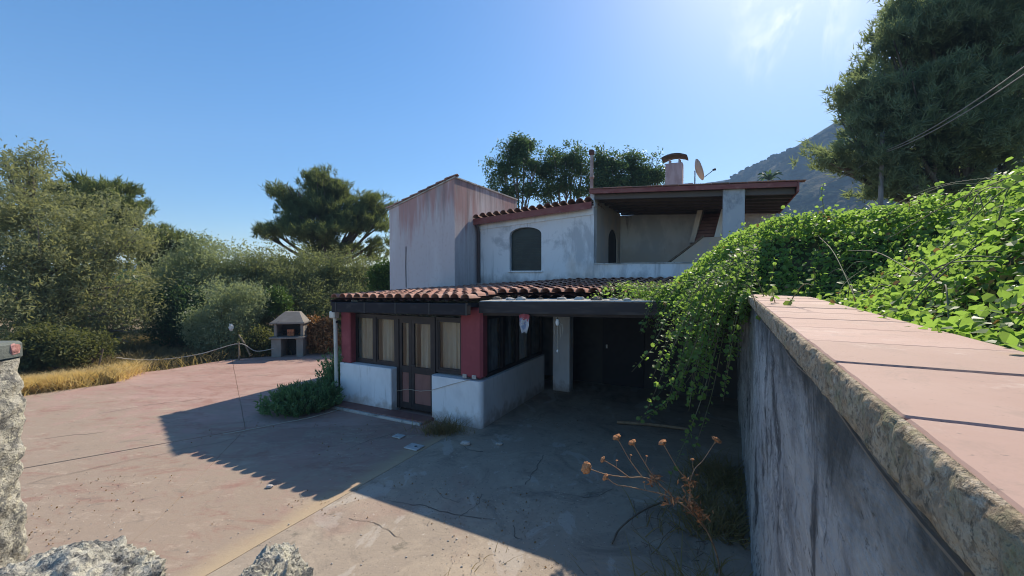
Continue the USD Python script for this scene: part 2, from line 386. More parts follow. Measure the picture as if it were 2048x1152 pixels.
M['wall_weathered_shaded'] = surf('wall_weathered_shaded', (0.38, 0.37, 0.35), [
    dict(c=(0.22, 0.215, 0.21), s=(2, 0.9, 1.5), d=10, r=.74, w=.6, lo=0.45, hi=0.57, f=0.95),
    dict(c=(0.53, 0.51, 0.48), s=(3, 1.6, 3.2), d=10, r=.76, w=.5, lo=0.54, hi=0.63, f=0.8),
    dict(c=(0.27, 0.21, 0.155), s=(2, .7, 1.6), d=8, r=.7, lo=0.56, hi=0.68, f=0.6),
    dict(c=(0.05, 0.047, 0.045), s=(3, 1.3, 0.9), d=12, r=.78, w=.9, lo=0.525, hi=0.60, f=0.92),
    dict(c=(0.06, 0.057, 0.055), s=(5, 4.5, 0.5), d=10, r=.74, lo=0.55, hi=0.64, f=0.8),
    dict(c=(0.055, 0.052, 0.047), s=(20, 9, 20), d=8, r=.8, lo=0.57, hi=0.64, f=0.85),
    dict(c=(0.055, 0.055, 0.05), s=(4, 2, 3), d=8, r=.7, k=(0, 0, 1.2), amp=1.0, lo=3.30, hi=3.62, f=0.9)], rough=0.92, bump=[((14, 6, 14), 0.8, 0.03), ((60, 26, 60), 0.9, 0.012)], local=True)  # last layer: shade below the coping, painted into the colour by height
M['coping_rough'] = surf('coping_rough', (0.46, 0.375, 0.265), [
    dict(c=(0.30, 0.225, 0.145), s=9, d=7, r=.75, lo=0.46, hi=0.6, f=0.9),
    dict(c=(0.23, 0.23, 0.12), s=5, d=7, r=.75, lo=0.52, hi=0.64, f=0.75),
    dict(c=(0.62, 0.54, 0.42), s=14, d=6, r=.7, lo=0.57, hi=0.68, f=0.8),
    dict(c=(0.07, 0.065, 0.05), s=30, d=8, r=.8, lo=0.54, hi=0.62, f=0.9), dict(c=(0.16, 0.125, 0.085), s=70, d=4, r=.7, lo=0.52, hi=0.60, f=0.7)], rough=0.95, bump=[(30, 0.9, 0.02), (110, 0.9, 0.008)])
M['coping_pink'] = surf('coping_pink', (0.37, 0.225, 0.178), [
    dict(c=(0.41, 0.262, 0.212), s=2.4, d=5, lo=0.42, hi=0.64),
    dict(c=(0.32, 0.185, 0.145), s=(1.5, 4, 2), d=6, r=.7, lo=0.56, hi=0.7, f=.6),
    dict(c=(0.30, 0.195, 0.15), obj=1, lo=.55, hi=1.0, f=.5), dict(c=(0.23, 0.165, 0.13), s=5, d=8, r=.78, w=.8, lo=0.53, hi=0.70, f=.6), dict(c=(0.50, 0.40, 0.34), s=3.3, d=8, r=.75, lo=0.56, hi=0.68, f=.55), dict(c=(0.13, 0.10, 0.08), s=46, d=4, r=.7, lo=0.64, hi=0.72, f=.7)], rough=0.75, bump=[(12, 0.1, 0.006), (90, 0.12, 0.002)])
M['lichen_stone'] = surf('lichen_stone', (0.46, 0.435, 0.36), [
    dict(c=(0.13, 0.13, 0.125), s=18, d=8, r=.75, lo=0.46, hi=0.56, f=0.9),
    dict(c=(0.66, 0.62, 0.47), s=26, d=7, r=.75, lo=0.52, hi=0.62, f=0.85),
    dict(c=(0.60, 0.58, 0.52), s=9, d=6, r=.7, lo=0.58, hi=0.68, f=0.7),
    dict(c=(0.05, 0.05, 0.05), s=48, d=8, r=.8, lo=0.54, hi=0.62, f=0.85), dict(c=(0.20, 0.17, 0.11), s=7, d=8, r=.75, lo=0.54, hi=0.64, f=0.6)], rough=0.97, bump=[(40, 1.0, 0.02), (140, .8, .006)])
M['cap_stone'] = surf('cap_stone', (0.15, 0.165, 0.145), [dict(c=(0.23, 0.24, 0.21), s=(6, 6, 14), d=6, lo=.5, hi=.65), dict(c=(0.42, 0.41, 0.36), s=11, d=6, lo=.62, hi=.7, f=.8)], rough=0.95, bump=[(30, .6, .01)])
M['pink_mark'] = surf('pink_mark', (0.36, 0.17, 0.15), [dict(c=(0.75, 0.4, 0.36), s=30, d=4, lo=.5, hi=.65)])
M['bark'] = surf('bark', (0.10, 0.08, 0.062), [dict(c=(0.18, 0.155, 0.125), s=(7, 7, 2), d=6, lo=.45, hi=.65)], rough=0.95, bump=[((20, 20, 5), .7, .02)])
M['grey_bark'] = surf('grey_bark', (0.19, 0.165, 0.135), [dict(c=(0.10, 0.085, 0.07), s=(7, 7, 2), d=6, lo=.45, hi=.65)], rough=0.95)
M['olive_leaf'] = leaf_mat('olive_leaf', (0.169, 0.194, 0.094), (0.294, 0.312, 0.156), (0.450, 0.438, 0.300), tr=0.42, rough=0.6, spec=.2)
M['olive_dry'] = leaf_mat('olive_dry', (0.222, 0.237, 0.125), (0.365, 0.372, 0.222), (0.515, 0.465, 0.358), tr=0.42, rough=0.65, spec=.2)
M['dark_leaf'] = leaf_mat('dark_leaf', (0.054, 0.098, 0.043), (0.122, 0.190, 0.073), tr=0.42, rough=0.45)
M['grey_leaf'] = leaf_mat('grey_leaf', (0.237, 0.279, 0.165), (0.400, 0.443, 0.272), (0.601, 0.586, 0.415), tr=0.42, rough=0.6, spec=.2)
M['pine_leaf'] = leaf_mat('pine_leaf', (0.128, 0.158, 0.063), (0.300, 0.300, 0.102), (0.465, 0.398, 0.128), tr=0.4, rough=0.6, spec=.15)
M['pine_leaf_dark'] = leaf_mat('pine_leaf_dark', (0.168, 0.216, 0.126), (0.300, 0.342, 0.186), (0.432, 0.408, 0.228), tr=0.45, rough=0.7, spec=.15)
M['oak_leaf'] = leaf_mat('oak_leaf', (0.067, 0.118, 0.052), (0.158, 0.227, 0.087), (0.257, 0.296, 0.141), tr=0.42, rough=0.45)
M['bright_leaf'] = leaf_mat('bright_leaf', (0.075, 0.13, 0.025), (0.13, 0.19, 0.04), tr=0.3)
M['rosemary'] = leaf_mat('rosemary', (0.122, 0.211, 0.098), (0.283, 0.397, 0.162), tr=0.42, rough=0.55)
M['rust_leaf'] = leaf_mat('rust_leaf', (0.250, 0.131, 0.053), (0.400, 0.237, 0.106), (0.200, 0.188, 0.062), tr=0.3, ns=2.0)
M['vine_leaf'] = leaf_mat('vine_leaf', (0.151, 0.246, 0.081), (0.274, 0.364, 0.123), (0.482, 0.482, 0.224), tr=0.58, rough=0.45, spec=0.25, ns=2.2, tint=(2.072, 2.016, 0.952))
M['dead_leaf'] = leaf_mat('dead_leaf', (0.22, 0.14, 0.07), (0.36, 0.26, 0.13), tr=0.3, rough=0.8)
M['vine_stem'] = surf('vine_stem', (0.20, 0.16, 0.095), [dict(c=(0.12, 0.14, 0.06), s=4, d=3, lo=.45, hi=.6)], rough=0.7)
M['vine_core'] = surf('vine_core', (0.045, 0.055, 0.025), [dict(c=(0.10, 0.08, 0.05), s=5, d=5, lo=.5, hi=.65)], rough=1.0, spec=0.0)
M['straw'] = leaf_mat('straw', (0.60, 0.47, 0.24), (0.78, 0.66, 0.40), tr=0.35, rough=0.7, spec=.1)
M['dull_straw'] = leaf_mat('dull_straw', (0.209, 0.169, 0.089), (0.351, 0.270, 0.149), tr=0.42, rough=0.8)
M['weed'] = leaf_mat('weed', (0.106, 0.118, 0.042), (0.230, 0.202, 0.086), (0.384, 0.269, 0.134), tr=0.42, rough=0.7, ns=2.5)
M['weed_dry'] = leaf_mat('weed_dry', (0.24, 0.20, 0.10), (0.42, 0.33, 0.19), (0.22, 0.24, 0.09), tr=0.35, rough=0.85, spec=.1, ns=3.0)
M['dry_stem'] = surf('dry_stem', (0.38, 0.25, 0.155), [dict(c=(0.25, 0.145, 0.085), s=12, d=4, lo=.45, hi=.65)], rough=0.8)
M['dry_head'] = surf('dry_head', (0.46, 0.20, 0.085), [dict(c=(0.58, 0.33, 0.17), s=60, d=4, lo=.48, hi=.65), dict(c=(0.22, 0.09, 0.04), s=90, d=4, lo=.55, hi=.7)], rough=0.95, bump=[(220, 1, .006)])
M['stick'] = surf('stick', (0.19, 0.15, 0.11), [dict(c=(0.11, 0.085, 0.065), s=8, d=4, lo=.45, hi=.65)], rough=0.9)
M['pole_wood'] = surf('pole_wood', (0.22, 0.20, 0.185), [dict(c=(0.14, 0.125, 0.115), s=(9, 9, 1), d=5, lo=.45, hi=.65)], rough=0.9)
M['wire'] = surf('wire', (0.22, 0.20, 0.19), rough=0.5)
M['rope'] = surf('rope', (0.42, 0.37, 0.30), rough=0.9)
M['white_plastic'] = surf('white_plastic', (0.78, 0.78, 0.78), [dict(c=(0.6, 0.62, 0.65), s=9, d=4, lo=.5, hi=.7)], rough=0.4, translucent=0.2)
M['bbq_concrete'] = surf('bbq_concrete', (0.20, 0.178, 0.15), [dict(c=(0.23, 0.21, 0.18), s=3, d=6, lo=.48, hi=.62), dict(c=(0.07, 0.06, 0.055), s=6, d=6, lo=.62, hi=.72, f=.8)], rough=0.9, bump=[(25, .3, .01)])
M['cap_grey'] = surf('cap_grey', (0.10, 0.085, 0.078), [dict(c=(0.055, 0.048, 0.045), s=6, d=5, lo=.45, hi=.6)], rough=.9)
M['pale_grit'] = surf('pale_grit', (0.5, 0.45, 0.37))
M['soot'] = surf('soot', (0.035, 0.03, 0.028))
M['fire_brick'] = surf('fire_brick', (0.42, 0.15, 0.07), [dict(c=(0.25, 0.09, 0.05), s=9, d=4, lo=.5, hi=.65)])
M['chimney_plaster'] = surf('chimney_plaster', (0.46, 0.345, 0.32), [dict(c=(0.36, 0.255, 0.235), s=(4, 4, 1.4), d=6, lo=.47, hi=.62), dict(c=(0.22, 0.185, 0.18), s=(7, 7, 2), d=6, lo=.6, hi=.7, f=.7)], rough=0.9, bump=[(25, .3, .01)])
M['vent_clay'] = surf('vent_clay', (0.33, 0.265, 0.235), [dict(c=(0.24, 0.17, 0.145), s=(8, 8, 4), d=4, lo=.45, hi=.65)], rough=0.8)
M['dish_metal'] = surf('dish_metal', (0.46, 0.37, 0.285), [dict(c=(0.30, 0.22, 0.16), s=6, d=5, lo=.5, hi=.66)], rough=0.55)
M['cloth'] = surf('cloth', (0.62, 0.64, 0.68), [dict(c=(0.55, 0.09, 0.11), s=(16, 16, 16), d=1, w=1.0, k=(0, 0, 4.0), amp=1.0, lo=9.15, hi=9.22, f=.9), dict(c=(0.25, 0.36, 0.56), s=(12, 12, 12), d=2, lo=.52, hi=.56, f=.7)], rough=0.9, translucent=0.25)
M['bulb'] = surf('bulb', (0.7, 0.7, 0.68), rough=0.3, spec=0.5)
M['bamboo'] = surf('bamboo', (0.26, 0.19, 0.12), [dict(c=(0.16, 0.115, 0.075), s=6, d=4, lo=.45, hi=.65)], rough=0.7)
M['cover_grey'] = surf('cover_grey', (0.46, 0.46, 0.44), [dict(c=(0.34, 0.34, 0.32), s=9, d=4, lo=.45, hi=.65)], rough=0.8)
M['palm_leaf'] = leaf_mat('palm_leaf', (0.035, 0.055, 0.025), (0.07, 0.09, 0.04), tr=0.42)
M['pane'] = usdkit.material(stage, '/World/Looks/pane', {
    'lw': ('layer_weight', {'blend': 0.5}), 'pw': ('math', {'math_type': 'power', 'value2': 4.5}), 'f': ('math', {'math_type': 'multiply_add', 'value2': 0.9, 'value3': 0.035}), 't': ('transparent_bsdf', {'color': (0.95, 0.96, 0.95)}), 'g': ('glossy_bsdf', {'roughness': 0.03, 'color': (0.9, 0.9, 0.9)}), 'm': ('mix_closure', {})},
    [('lw.facing', 'pw.value1'), ('pw.value', 'f.value1'), ('f.value', 'm.fac'), ('t.BSDF', 'm.closure1'), ('g.BSDF', 'm.closure2')], surface='m.closure')

# ---------------------------------------------------------------- ground, yard, bank, mountains
rng = np.random.default_rng(7)


def ground_height(x, y):
    p = np.stack([x, y, 0 * x], -1)
    r = np.hypot(x + 3, y - 7)
    amp = np.clip((r - 13) / 25, 0, 1)
    return -0.075 + amp * (meshkit.fbm(p * 0.12, 4, 3) - 0.42) * 0.9 - np.clip((r - 60) / 400, 0, 1) * 6


s = np.sinh(np.linspace(-5.2, 5.2, 181))
s = s / s.max() * 890
gx, gy = np.meshgrid(s - 3, s + 8, indexing='ij')
solo('ground', (np.stack([gx.ravel(), gy.ravel(), ground_height(gx, gy).ravel()], 1), grid(181, 181)), M['earth'], kind='structure', smooth=True)

yard = thing('yard', kind='structure')
MP = (-5.2, 8.2)
g0, g1 = H(-4.6, 7.35)[:2], H(-4.6, -4)[:2]
SLABS = [
    ([MP, (-7.57, 6.54), (-16, .64), (-20, 4), (-12.6, 9.9), (-11.0, 11.7), (-11.7, 12.75), (-10.95, 13.4), (-10.0, 15.1)], 'pink_concrete', 0.0),
    ([MP, (-10.0, 15.1), (-8.85, 15.7), (-7.2, 16.4), (-3, 18), (0, 14), tuple(g0)], 'pink_concrete', -0.006),
    ([MP, tuple(g0), tuple(g1), (-3.4, -1), (-4.34, 5.1)], 'worn_concrete', -0.003),
    ([MP, (-4.34, 5.1), (-3.4, -1), (-12, -6), (-16, .64), (-7.57, 6.54)], 'worn_concrete', -0.008),
    ([tuple(H(-4.6, -4)[:2]), tuple(H(-4.6, 12)[:2]), tuple(H(0.35, 12)[:2]), tuple(H(0.35, -4)[:2])], 'grey_concrete', -0.002),
]
for poly, mname, top in SLABS:
    pg = Polygon(poly).buffer(0)
    # ragged joints: resample and wobble the outline a little
    pg = pg.buffer(-0.0055)
    ring = np.array(pg.exterior.segmentize(0.25).coords)[:-1]
    q = np.c_[ring, np.zeros(len(ring))]
    wob = 0.8 * np.stack([meshkit.fbm(q * 2.1, 3, 5) - 0.5, meshkit.fbm(q * 2.1 + 9, 3, 6) - 0.5], 1) * 0.03
    pg = Polygon(ring + wob).buffer(0)
    m = trimesh.creation.extrude_polygon(pg, 0.07 + top, engine='earcut')
    m.apply_translation((0, 0, -0.07))
    part(yard, 'concrete_slab', m, M[mname])


part(yard, 'joint_bed', (np.array([(-20, -6, -.013), (H(.35, 0)[0] - 1, -6, -.013), tuple(H(.35, 12, -.013)), (-3, 17.5, -.013), (-12, 11, -.013)]), np.array([(0, 1, 2), (0, 2, 3), (0, 3, 4)])), M['earth'])


def crack(pts, width=0.012, seed=0):
    p = curve(pts, 14)
    p = np.c_[p, np.zeros(len(p))]
    w = (meshkit.fbm(p * 3.0 + seed, 4, seed) - 0.5)[:, None] * 0.22
    t = np.gradient(p, axis=0)
    nrm = unit(np.stack([-t[:, 1], t[:, 0], 0 * t[:, 0]], 1))
    p = p + nrm * w
    wd = width * 0.6 * (0.2 + meshkit.noise(p * 8, seed))[:, None]
    v = np.vstack([p + nrm * wd / 2, p - nrm * wd / 2])
    v[:, 2] = 0.003
    n = len(p)
    i = np.arange(n - 1)
    return v, np.stack([i, i + n, i + n + 1, i + 1], 1)


def G(px, py):
    return P(px, py, 850 * EYE / (py - 550))[:2]


for k, (line, w) in enumerate([
    ([G(40, 972), G(250, 925), G(420, 890), G(485, 875)], 0.018), ([G(690, 905), G(740, 885), G(800, 868), G(850, 850)], 0.02),
    ([G(775, 1005), G(830, 1015), G(930, 1040), G(985, 1045)], 0.022), ([G(920, 1040), G(960, 1010), G(970, 995)], 0.015),
    ([G(1020, 1060), G(1025, 1080), G(1045, 1090)], 0.02), ([G(1050, 975), G(1075, 935), G(1090, 915)], 0.018),
    ([G(925, 893), G(940, 905), G(965, 908)], 0.03), ([G(870, 985), G(890, 1000), G(910, 1015)], 0.014),
    ([G(190, 830), G(300, 812), G(400, 800)], 0.02), ([G(80, 880), G(200, 868)], 0.02), ([G(700, 1040), G(760, 1060), G(800, 1090)], .014), ([G(1090, 990), G(1180, 1000), G(1230, 985)], .016)]):
    part(yard, 'crack', crack(line, w, k), M['crack'])

# the raised ground to the right of the wall
na, nb = 90, 110
aa = 0.6 + (np.linspace(0, 1, na) ** 2.2) * 320
bb = -8 + (np.linspace(0, 1, nb) ** 1.6) * 330
A, B = np.meshgrid(aa, bb, indexing='ij')
pts = np.stack([A, B, 0 * A], -1)
Z = 2.5 + np.clip(A - 4, 0, None) * 0.055 + (meshkit.fbm(pts * 0.15, 4, 8) - 0.5) * np.clip(A / 6, 0, 1.6)
Z = np.where((np.arange(na) == na - 1)[:, None] | (np.arange(nb) == nb - 1)[None] | (np.arange(nb) == 0)[None], -3.0, Z)
Z[0] = -1.0
solo('bank', (hw(np.stack([A.ravel(), B.ravel(), Z.ravel()], 1)), grid(na, nb)), M['bank_earth'], kind='structure', smooth=True)


def mountain(name, prof, r0, r1, r2, az0, az1, seed, rough):
    naz, nr = 260, 110
    az = np.radians(np.linspace(az0, az1, naz))
    r = np.concatenate([np.linspace(r0, r1, 80), np.linspace(r1, r2, 31)[1:]])
    AZ, R = np.meshgrid(az, r, indexing='ij')
    top = np.interp(np.degrees(AZ), [p[0] for p in prof], [p[1] for p in prof]) * r1
    up = np.clip((R - r0) / (r1 - r0), 0, 1) ** 1.25
    dn = 1 - np.clip((R - r1) / (r2 - r1), 0, 1) * 0.7
    X, Y = R * np.sin(AZ), R * np.cos(AZ)
    p = np.stack([X, Y, 0 * X], -1)
    rid = np.abs(meshkit.fbm(p / 130, 5, seed) - 0.5) * 2
    small = meshkit.fbm(p / 22, 4, seed + 9) - 0.5
    Z = -4 + top * up * dn + (rid - 0.3) * rough * up * (1 - up * 0.75) * 2.2 + small * rough * 0.22 * np.clip(up * 3, 0, 1)
    solo(name, (np.stack([X.ravel(), Y.ravel(), Z.ravel()], 1), grid(naz, nr)), M['scrub'], kind='structure', smooth=True)
    return X, Y, Z


MT = mountain('mountain', [(14, 0.02), (20, .09), (24, .165), (26.6, .20), (29.2, .226), (32.2, .257), (35.9, .295), (38.5, .318), (46, .36), (55, .37), (66, .30), (80, .2)], 180, 560, 760, 14, 80, 21, 34)
mountain('hills', [(-60, .02), (-20, .03), (0, .06), (10, .11), (18, .175), (22, .196), (24.5, .203), (27, .208), (30, .19), (40, .15)], 600, 800, 900, -60, 40, 31, 20)

rm = np.random.default_rng(44)
mi, mk = rm.integers(0, 259, 9000), rm.integers(2, 80, 9000)
mx, my, mz = (q_[mi, mk] for q_ in MT)
kp = meshkit.fbm(np.stack([mx, my, 0 * mx], -1) / 45, 4, 5) > .47
ico = trimesh.creation.icosahedron()
iv, if_ = np.array(ico.vertices), np.array(ico.faces)
mc = np.stack([mx, my, mz], 1)[kp]
msz = rm.uniform(.8, 2.8, (len(mc), 1, 1)) * np.array([1.3, 1.3, .8]) * (1 + rm.uniform(-.3, .3, (len(mc), 12, 1)))
solo('scrub_bushes', ((mc[:, None] + iv[None] * msz).reshape(-1, 3), (np.arange(len(mc))[:, None, None] * 12 + if_[None]).reshape(-1, 3)), M['bush_dark'], 'dark scrub bushes dotted over the mountain slope', 'bushes', kind='stuff')

# ---------------------------------------------------------------- the house
house = thing('house', 'weathered two-storey house with glazed veranda, plastered tower and clay-tiled roofs', 'house', H(-4.2, 7.25), -PHI)


def sub(parent, name, mesh, mat, smooth=False, **k):
    return part(parent, name, mesh, mat, smooth, **k)


def roof_slope(a):
    return 0.014 + 0.036 * np.clip((a + 8.5) / 4.2, 0, 1)


def roof_z(a, b):
    return 2.45 + roof_slope(a) * (b - 6.75) + 0.02 * (a + 8.3)


A0, A1 = -8.08, -4.20                     # veranda, left and right
BF, BT, BU = 7.25, 10.54, 11.83           # its front, the tower's front, the upper wall's front
# -- veranda: white parapets
sub(house, 'veranda_wall', hbox(A0, -6.50, BF - 0.20, BF + 0.12, -0.02, 0.95, 0.015), M['white_plaster'])
rc = Polygon([(-5.45, BF - .2), (A1, BF - .2), (A1, 10.32), (A1 - .26, 10.32), (A1 - .26, BF + .12), (-5.45, BF + .12)])
rc = rc.buffer(-0.10).buffer(0.10, quad_segs=8)
m = trimesh.creation.extrude_polygon(rc, 0.94, engine='earcut')
sub(house, 'veranda_wall', (hw(np.array(m.vertices) + (0, 0, -0.02)), np.array(m.faces)), M['white_plaster'], 40)
sub(house, 'veranda_wall', side_prism(Polygon([(BF + .12, -.02), (BT, -.02), (BT, 2.46), (BF + .12, 2.42)]), A0, A0 + .25), M['white_plaster'])
# -- red pilasters
sub(house, 'pilaster', hbox(A0 + .01, -7.76, BF - .16, BF + .12, 0.95, 2.32, 0.02), M['red_paint'])
sub(house, 'pilaster', hbox(-4.74, A1 - .02, BF - .16, BF + .10, 0.96, 2.36, 0.05), M['red_paint'])
for da in (-4.62, -4.40):
    sub(house, 'broken_plaster', hbox(da - .05, da + .05, BF - .172, BF - .15, 0.95, 1.03, 0.01), M['slab_concrete'])
# -- step
sub(house, 'step', hbox(A0 + .1, -5.35, BF - .52, BF - .17, -0.05, 0.055, 0.012), M['step_tile'])
sub(house, 'step_kerb', hbox(A0 + .1, -5.40, BF - .60, BF - .523, -0.05, 0.04, 0.012), M['slab_concrete'])


# -- glazing
def window(name, a0, a1, z0, z1, splits, b=BF, parent=house, fr=0.06, depth=0.07):
    """A frame with panes between the posts; splits are the a of the mullions."""
    w = part(parent, name, join([hbox(a0, a1, b, b + depth, z1 - fr, z1), hbox(a0, a1, b, b + depth, z0, z0 + fr),
                                 hbox(a0, a0 + fr, b, b + depth, z0 + fr, z1 - fr), hbox(a1 - fr, a1, b, b + depth, z0 + fr, z1 - fr)]), M['frame_brown'])
    edges = [a0 + fr] + [x for c in splits for x in (c - fr * .65, c + fr * .65)] + [a1 - fr]
    for c in splits:
        part(w, 'mullion', hbox(c - fr * .65, c + fr * .65, b - .004, b + depth - .004, z0 + fr, z1 - fr), M['frame_brown'])
    for k in range(0, len(edges), 2):
        part(w, 'sash', join([hbox(edges[k], edges[k] + .035, b + .012, b + .05, z0 + fr, z1 - fr), hbox(edges[k + 1] - .035, edges[k + 1], b + .012, b + .05, z0 + fr, z1 - fr),
                              hbox(edges[k] + .035, edges[k + 1] - .035, b + .012, b + .05, z0 + fr, z0 + fr + .04), hbox(edges[k] + .035, edges[k + 1] - .035, b + .012, b + .05, z1 - fr - .04, z1 - fr)]), M['frame_brown'])
        part(w, 'pane', hbox(edges[k] + .03, edges[k + 1] - .03, b + .028, b + .032, z0 + fr + .035, z1 - fr - .035), M['pane'])
    return w


def curtain_mesh(a0, a1, b, z0, z1, seed, along='a'):
    n, r = 90, 6
    t = np.linspace(0, 1, n)
    p = np.stack([t * 9 + seed * 3.7, 0 * t + seed, 0 * t], 1)
    off = 0.030 * np.sin(t * (a1 - a0) * 46 + 3 * meshkit.fbm(p * 0.6, 2, seed)) + 0.03 * (meshkit.fbm(p, 3, seed) - .5)
    v = []
    for z in np.linspace(z0, z1, r):
        k = 0.6 + 0.4 * (z1 - z) / (z1 - z0)
        v.append(np.stack([a0 + t * (a1 - a0), b + off * k, np.full(n, z)], 1))
    v = np.stack(v, 1).reshape(-1, 3)
    if along == 'b':
        v = v[:, [1, 0, 2]]
    return hw(v), grid(n, r)


window('window', -7.80, -6.50, 0.955, 2.10, [-7.16])
window('window', -5.45, -4.745, 0.955, 2.12, [])
for k, (c0, c1) in enumerate([(-7.74, -7.22), (-7.10, -6.55), (-6.4, -6.05), (-5.98, -5.5), (-5.4, -4.8)]):
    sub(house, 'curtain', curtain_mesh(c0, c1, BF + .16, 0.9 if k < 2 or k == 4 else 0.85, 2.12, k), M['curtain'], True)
# door: two leaves, the left one narrow
door = sub(house, 'door', join([hbox(-6.50, -6.44, BF - .02, BF + .08, 0.06, 2.11), hbox(-5.51, -5.45, BF - .02, BF + .08, 0.06, 2.11), hbox(-6.44, -5.51, BF - .02, BF + .08, 2.03, 2.11)]), M['frame_brown'])
for a0, a1 in ((-6.44, -6.10), (-6.095, -5.51)):
    leaf = [hbox(a0, a0 + .075, BF + .0, BF + .05, 0.07, 2.03), hbox(a1 - .075, a1, BF, BF + .05, 0.07, 2.03), hbox(a0 + .075, a1 - .075, BF, BF + .05, 0.07, 0.20),
            hbox(a0 + .075, a1 - .075, BF, BF + .05, 0.86, 1.00), hbox(a0 + .075, a1 - .075, BF, BF + .05, 1.95, 2.03)]
    part(door, 'leaf_frame', join(leaf), M['frame_brown'])
    part(door, 'lower_panel', hbox(a0 + .07, a1 - .07, BF + .015, BF + .035, 0.195, 0.865), M['door_panel'])
    part(door, 'pane', hbox(a0 + .07, a1 - .07, BF + .022, BF + .026, 0.995, 1.955), M['pane'])
part(door, 'handle', join([hbox(-6.055, -6.03, BF - .045, BF - .001, 1.03, 1.055), hbox(-6.055, -5.95, BF - .06, BF - .045, 1.03, 1.055)]), M['black_metal'])
sub(house, 'loose_cable', tube(hw(np.array([(-4.50, BF - .205, .93), (-4.9, BF - .215, .80), (-5.40, BF - .215, .62), (-5.8, BF - .08, .52), (-6.20, BF - .02, .50), (-6.52, BF - .05, .42)])), .006, 5), M['rope'])
# right side of the veranda
sw = sub(house, 'side_window', join([hbox(A1 - .16, A1 - .08, 7.40, 10.30, 0.925, 0.99), hbox(A1 - .16, A1 - .08, 7.40, 10.30, 2.10, 2.18), hbox(A1 - .16, A1 - .08, 7.40, 7.46, .99, 2.10), hbox(A1 - .16, A1 - .08, 10.24, 10.30, .99, 2.10)]), M['frame_brown'])
for b in (8.12, 8.84, 9.55):
    part(sw, 'mullion', hbox(A1 - .155, A1 - .075, b - .045, b + .045, .99, 2.10), M['frame_brown'])
bs = [7.46, 8.12, 8.84, 9.55, 10.24]
for k in range(4):
    part(sw, 'pane', hbox(A1 - .122, A1 - .118, bs[k] + .045 * (k > 0), bs[k + 1] - .045 * (k < 3), .99, 2.10), M['pane'])
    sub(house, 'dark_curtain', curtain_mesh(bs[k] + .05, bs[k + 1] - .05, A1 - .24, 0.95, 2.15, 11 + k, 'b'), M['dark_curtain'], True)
sub(house, 'corner_frame', hbox(A1 - .20, A1 - .165, BF + .125, BF + .20, .93, 2.3), M['frame_brown'])
# beams above the glazing
sub(house, 'lintel_beam', hbox(A0, A1 - .05, BF - .06, BF + .14, 2.11, 2.36, 0, 0.02, A0), M['dark_wood'])
sub(house, 'lintel_beam', hbox(A1 - .26, A1 - .04, BF + .15, 10.32, 2.18, 2.46), M['dark_wood'])
# gutter, outlet, downpipe
sub(house, 'gutter', hbox(A0 + .16, -4.32, 6.70, 6.86, 2.16, 2.38, 0.012, 0.022, A0), M['gutter_paint'])
sub(house, 'gutter_soffit', hbox(A0 + .17, -4.34, 6.865, BF - .065, 2.30, 2.37, 0, 0.022, A0), M['gutter_paint'])
for k in range(5):
    a = A0 + .3 + k * .86
    sub(house, 'gutter_strap', hbox(a, a + .03, 6.692, 6.70, 2.16 + .022 * (a - A0), 2.39 + .022 * (a - A0)), M['black_metal'])
dp = sub(house, 'downpipe', tube(hw(np.array([(-8.13, 6.96, 2.16), (-8.13, 6.99, 1.9), (-8.13, 7.0, 1.2), (-8.13, 7.0, 0.05)])), 0.045, 10), M['pvc'], True)
sub(house, 'gutter_outlet', hbox(-8.22, -8.04, 6.88, 7.04, 2.0, 2.16, 0.02), M['pvc'])
for z in (1.88, .35):
    part(dp, 'bracket', tube(hw(np.array([(-8.13, 7.0, z), (-8.13, 7.0, z + .05)])), 0.052, 10), M['black_metal'], True)


# -- roof tiles
def tile_mesh(L=0.44, r0=0.105, r1=0.088, th=0.015, n=7):
    ang = np.radians(np.linspace(4, 176, n))
    v = []
    for y, r in ((0, r0), (L, r1)):
        for q in (r, r - th):
            v += [(-q * math.cos(t), y, q * math.sin(t) * 0.92) for t in ang]
    f = []
    o0, i0, o1, i1 = 0, n, 2 * n, 3 * n
    for k in range(n - 1):
        f += [(o0 + k, o0 + k + 1, o1 + k + 1, o1 + k), (i0 + k, i1 + k, i1 + k + 1, i0 + k + 1), (o0 + k, i0 + k, i0 + k + 1, o0 + k + 1), (o1 + k, o1 + k + 1, i1 + k + 1, i1 + k)]
    return vf((np.array(v), np.array(f)))


TV, TF = tile_mesh()
tiles = []                                # (vertices, distance)


def lay(a, b, z, pitch_b, tilt_a, rg, scale=1.0, lift=0.028):
    """One cover tile with its lower end at (a, b, z), running towards +b."""
    v = TV * scale
    sl = pitch_b - lift / 0.36
    cs, sn = math.cos(math.atan(sl)), math.sin(math.atan(sl))
    y, zz = v[:, 1] * cs - v[:, 2] * sn, v[:, 1] * sn + v[:, 2] * cs
    yaw = rg.normal(0, 0.022)
    x = v[:, 0] * math.cos(yaw) - y * math.sin(yaw)
    y = v[:, 0] * math.sin(yaw) + y * math.cos(yaw)
    w = np.stack([a + x, b + y, z + zz + tilt_a * x + lift + rg.normal(0, .004)], 1)
    w = hw(w)
    tiles.append((w, np.linalg.norm(w.mean(0) - (0, 0, EYE))))


rg = np.random.default_rng(3)
EXP = 0.36


def roof_field(a0, a1, pitch, b0, b1f, zf, pb, ta, scale=1.0):
    n = int(round((a1 - a0) / pitch))
    for i in range(n + 1):
        a = a0 + (a1 - a0) * i / n
        b = b0
        while b < b1f(a) - 0.12:
            lay(a + rg.normal(0, .006), b + rg.normal(0, .012), zf(a, b), float(roof_slope(a)), ta, rg, scale)
            b += EXP


